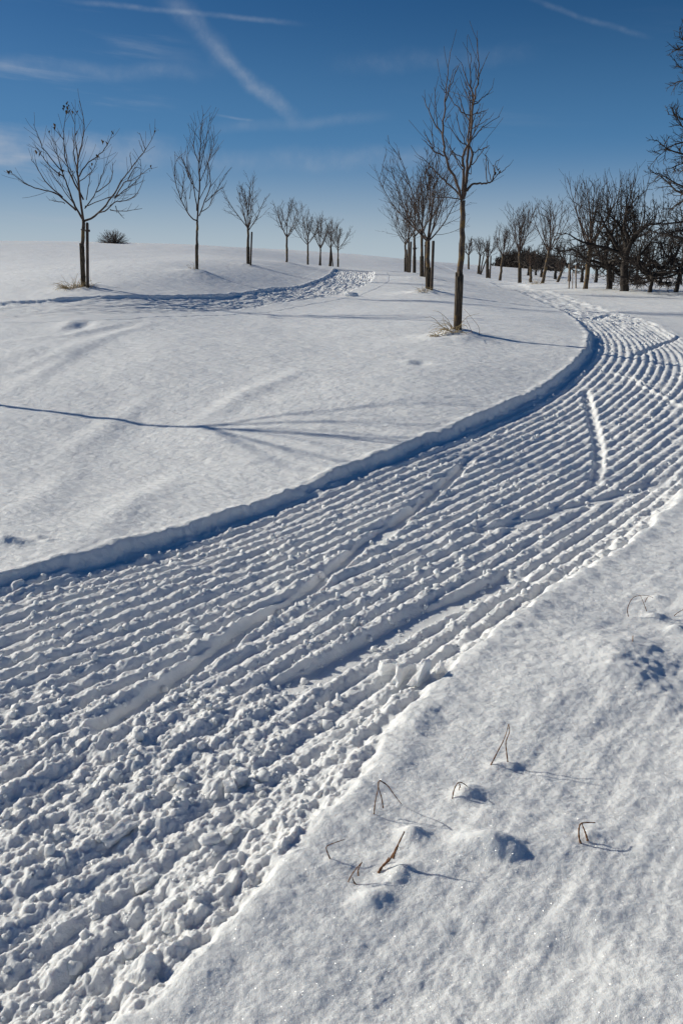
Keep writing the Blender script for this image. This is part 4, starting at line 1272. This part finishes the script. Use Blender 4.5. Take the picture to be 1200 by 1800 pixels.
stalk('grass_stalk', 'long dry stems arching right of the tall nearest tree', 'grass', [c5([(920, 1010), (918, 940), (860, 860), (790, 780)]), c5([(865, 1000), (835, 920), (805, 865)]), c5([(855, 1130), (800, 1060), (800, 990)])], Y=13.8, r=.004, mat=M_STALK)

# ------------------------------------------------------------------ loose snow on the track
rng = random.Random(9)
protos = []
import itertools
def clod_proto(seed, blocky):
    r = random.Random(seed)
    # a subdivided cube pushed towards a sphere and roughened
    v = {}; f = []
    n = 2
    def vid(p):
        if p not in v: v[p] = len(v)
        return v[p]
    for ax in range(3):
        for sgn in (0, n):
            for i in range(n):
                for j in range(n):
                    q = []
                    for (a, b) in ((i, j), (i + 1, j), (i + 1, j + 1), (i, j + 1)):
                        p = [0, 0, 0]; p[ax] = sgn; p[(ax + 1) % 3] = a; p[(ax + 2) % 3] = b
                        q.append(vid(tuple(p)))
                    if sgn == 0: q.reverse()
                    f.append(tuple(q))
    pts = np.zeros((len(v), 3))
    for p, i in v.items():
        c = np.array(p) / n * 2 - 1
        s = c / np.linalg.norm(c)
        pts[i] = (c * blocky + s * (1 - blocky)) * r.uniform(.78, 1.18)
    return pts, np.array(f)
protos = [clod_proto(i, 0.15 + 0.5 * (i % 3 == 0)) for i in range(10)]
N_CL = 2500
rs_ = np.random.RandomState(4)
# candidate spots over the track, denser close by and in the broken part
sC = 0.5 + rs_.rand(60000) ** 1.0 * 30
dC = 0.12 + rs_.rand(60000) * (main_width(sC) - 0.24)
xC, yC = MAIN.point(sC, dC)
ok = (yC > 1.2) & (np.abs(xC) < yC * 0.56 + 0.3)
rC = np.hypot(xC, yC)
dens_ = np.clip(3.0 / rC, 0, 1) ** 1.0 * (0.25 + 0.75 * ss(-.1, .5, gn(sC / .7, dC / .4, 61) + 1.0 * ss(6.6, 3.2, yC + 0.35 * (xC + 1.2))))
ok &= rs_.rand(60000) < dens_
idx = np.nonzero(ok)[0][:N_CL]
xc, yc = xC[idx], yC[idx]
cc = np.full(len(idx), 0.01)
s_, d_ = MAIN.coords(xc, yc); w_ = main_width(s_)
pz, pi2, pl2 = track_profile(s_, d_, w_, cc, xc, yc)
zc = base_z(xc, yc) + (field_detail(xc, yc, cc) + features(xc, yc)) * (1 - .8 * pi2) + pl2 + pi2 * pz
V = []; Fc = []; off = 0
for k in range(len(idx)):
    pts, fs = protos[k % 10]
    size = 0.0045 + 0.014 * rs_.rand() ** 3.0
    if yc[k] < 4 and rs_.rand() < 0.05: size *= 1.7
    a, b_, c_ = rs_.rand(3) * 6.28
    Rm = np.array(Matrix.Rotation(a, 3, 'X') @ Matrix.Rotation(b_, 3, 'Y') @ Matrix.Rotation(c_, 3, 'Z'))
    V.append((pts * size * (0.7 + 0.6 * rs_.rand(3))) @ Rm.T + np.array([xc[k], yc[k], zc[k] + size * 0.25]))
    Fc.append(fs + off); off += len(pts)
clods = mesh_from_grid('snow_clods', np.vstack(V), np.vstack(Fc))
clods['kind'] = 'stuff'; clods['label'] = 'loose crumbs of snow scattered over the groomed track'

def snow_block(px, py, label, dims, rot, seed, blocky=0.75, tip=0.0):
    g = ground(px, py + 6)
    r = random.Random(seed)
    pts, fs = clod_proto(seed + 50, blocky)
    n = 3
    P = pts * (1 + 0 * np.array([[r.gauss(0, .1)] for _ in pts]))
    P = P * np.array(dims) / 2
    if tip:
        k = (P[:, 2] / dims[2] + .5)[:, None]
        P[:, 0:2] *= (1 - tip * k)
    Rm = np.array(Matrix.Rotation(rot[2], 3, 'Z') @ Matrix.Rotation(rot[1], 3, 'Y') @ Matrix.Rotation(rot[0], 3, 'X'))
    P = P @ Rm.T
    o = mesh_from_grid('snow_block', P, fs)
    o.location = (g[0], g[1], surf(g[0], g[1]) + dims[2] * 0.25)
    md = o.modifiers.new('round', 'SUBSURF'); md.subdivision_type = 'SIMPLE'; md.levels = 3; md.render_levels = 3
    tex = bpy.data.textures.new('rough', 'CLOUDS'); tex.noise_scale = 0.022
    dm = o.modifiers.new('rough', 'DISPLACE'); dm.texture = tex; dm.strength = 0.016; dm.mid_level = 0.5
    tag(o, label, 'snow block', 'broken blocks of snow on the track')
    return o
snow_block(742, 1178, 'sharp upright wedge of snow, largest of the broken pieces beside the right bank', (0.12, 0.04, 0.13), (0.1, 0.45, 0.9), 1, .7, .6)
snow_block(712, 1165, 'long tilted slab of snow left of the sharp wedge', (0.17, 0.04, 0.09), (0.1, 0.15, 0.95), 2, .8, .2)
snow_block(772, 1165, 'small pointed piece of snow right of the sharp wedge', (0.05, 0.03, 0.07), (0.1, 0.4, 0.7), 3, .7, .5)
snow_block(420, 1335, 'squarish snow cube lying on the churned part of the track', (0.05, 0.045, 0.06), (0.1, 0.1, 0.5), 4, .9)
snow_block(405, 1347, 'rounded snow cube touching the left side of the squarish one', (0.04, 0.04, 0.055), (0.1, -0.2, 0.2), 5, .8)
snow_block(680, 1150, 'broad blunt snow lump at the upper left of the tilted slab', (0.09, 0.05, 0.08), (0.1, 0.2, 0.6), 6, .5)
snow_block(205, 1425, 'long bar-shaped block of pressed snow in the churned lower left', (0.13, 0.045, 0.045), (0.3, -0.05, 0.95), 7, .6)
snow_block(255, 1500, 'short bar-shaped block of pressed snow below the long bar', (0.08, 0.045, 0.045), (0.1, -0.1, 0.7), 8, .6)
snow_block(618, 515, 'small snow heap beside the right edge of the far left track', (0.42, 0.3, 0.16), (0.2, 0.1, 0.3), 9, .2)
print('done')

nt = 0
for o_ in scene.objects:
    if o_.type == 'MESH': nt += sum(len(p.vertices) - 2 for p in o_.data.polygons) if len(o_.data.polygons) < 300000 else 2 * len(o_.data.polygons)
    l_ = o_.get('label')
    if l_ and len(l_.split()) > 16: print('LONG', l_)
print('triangles', nt)
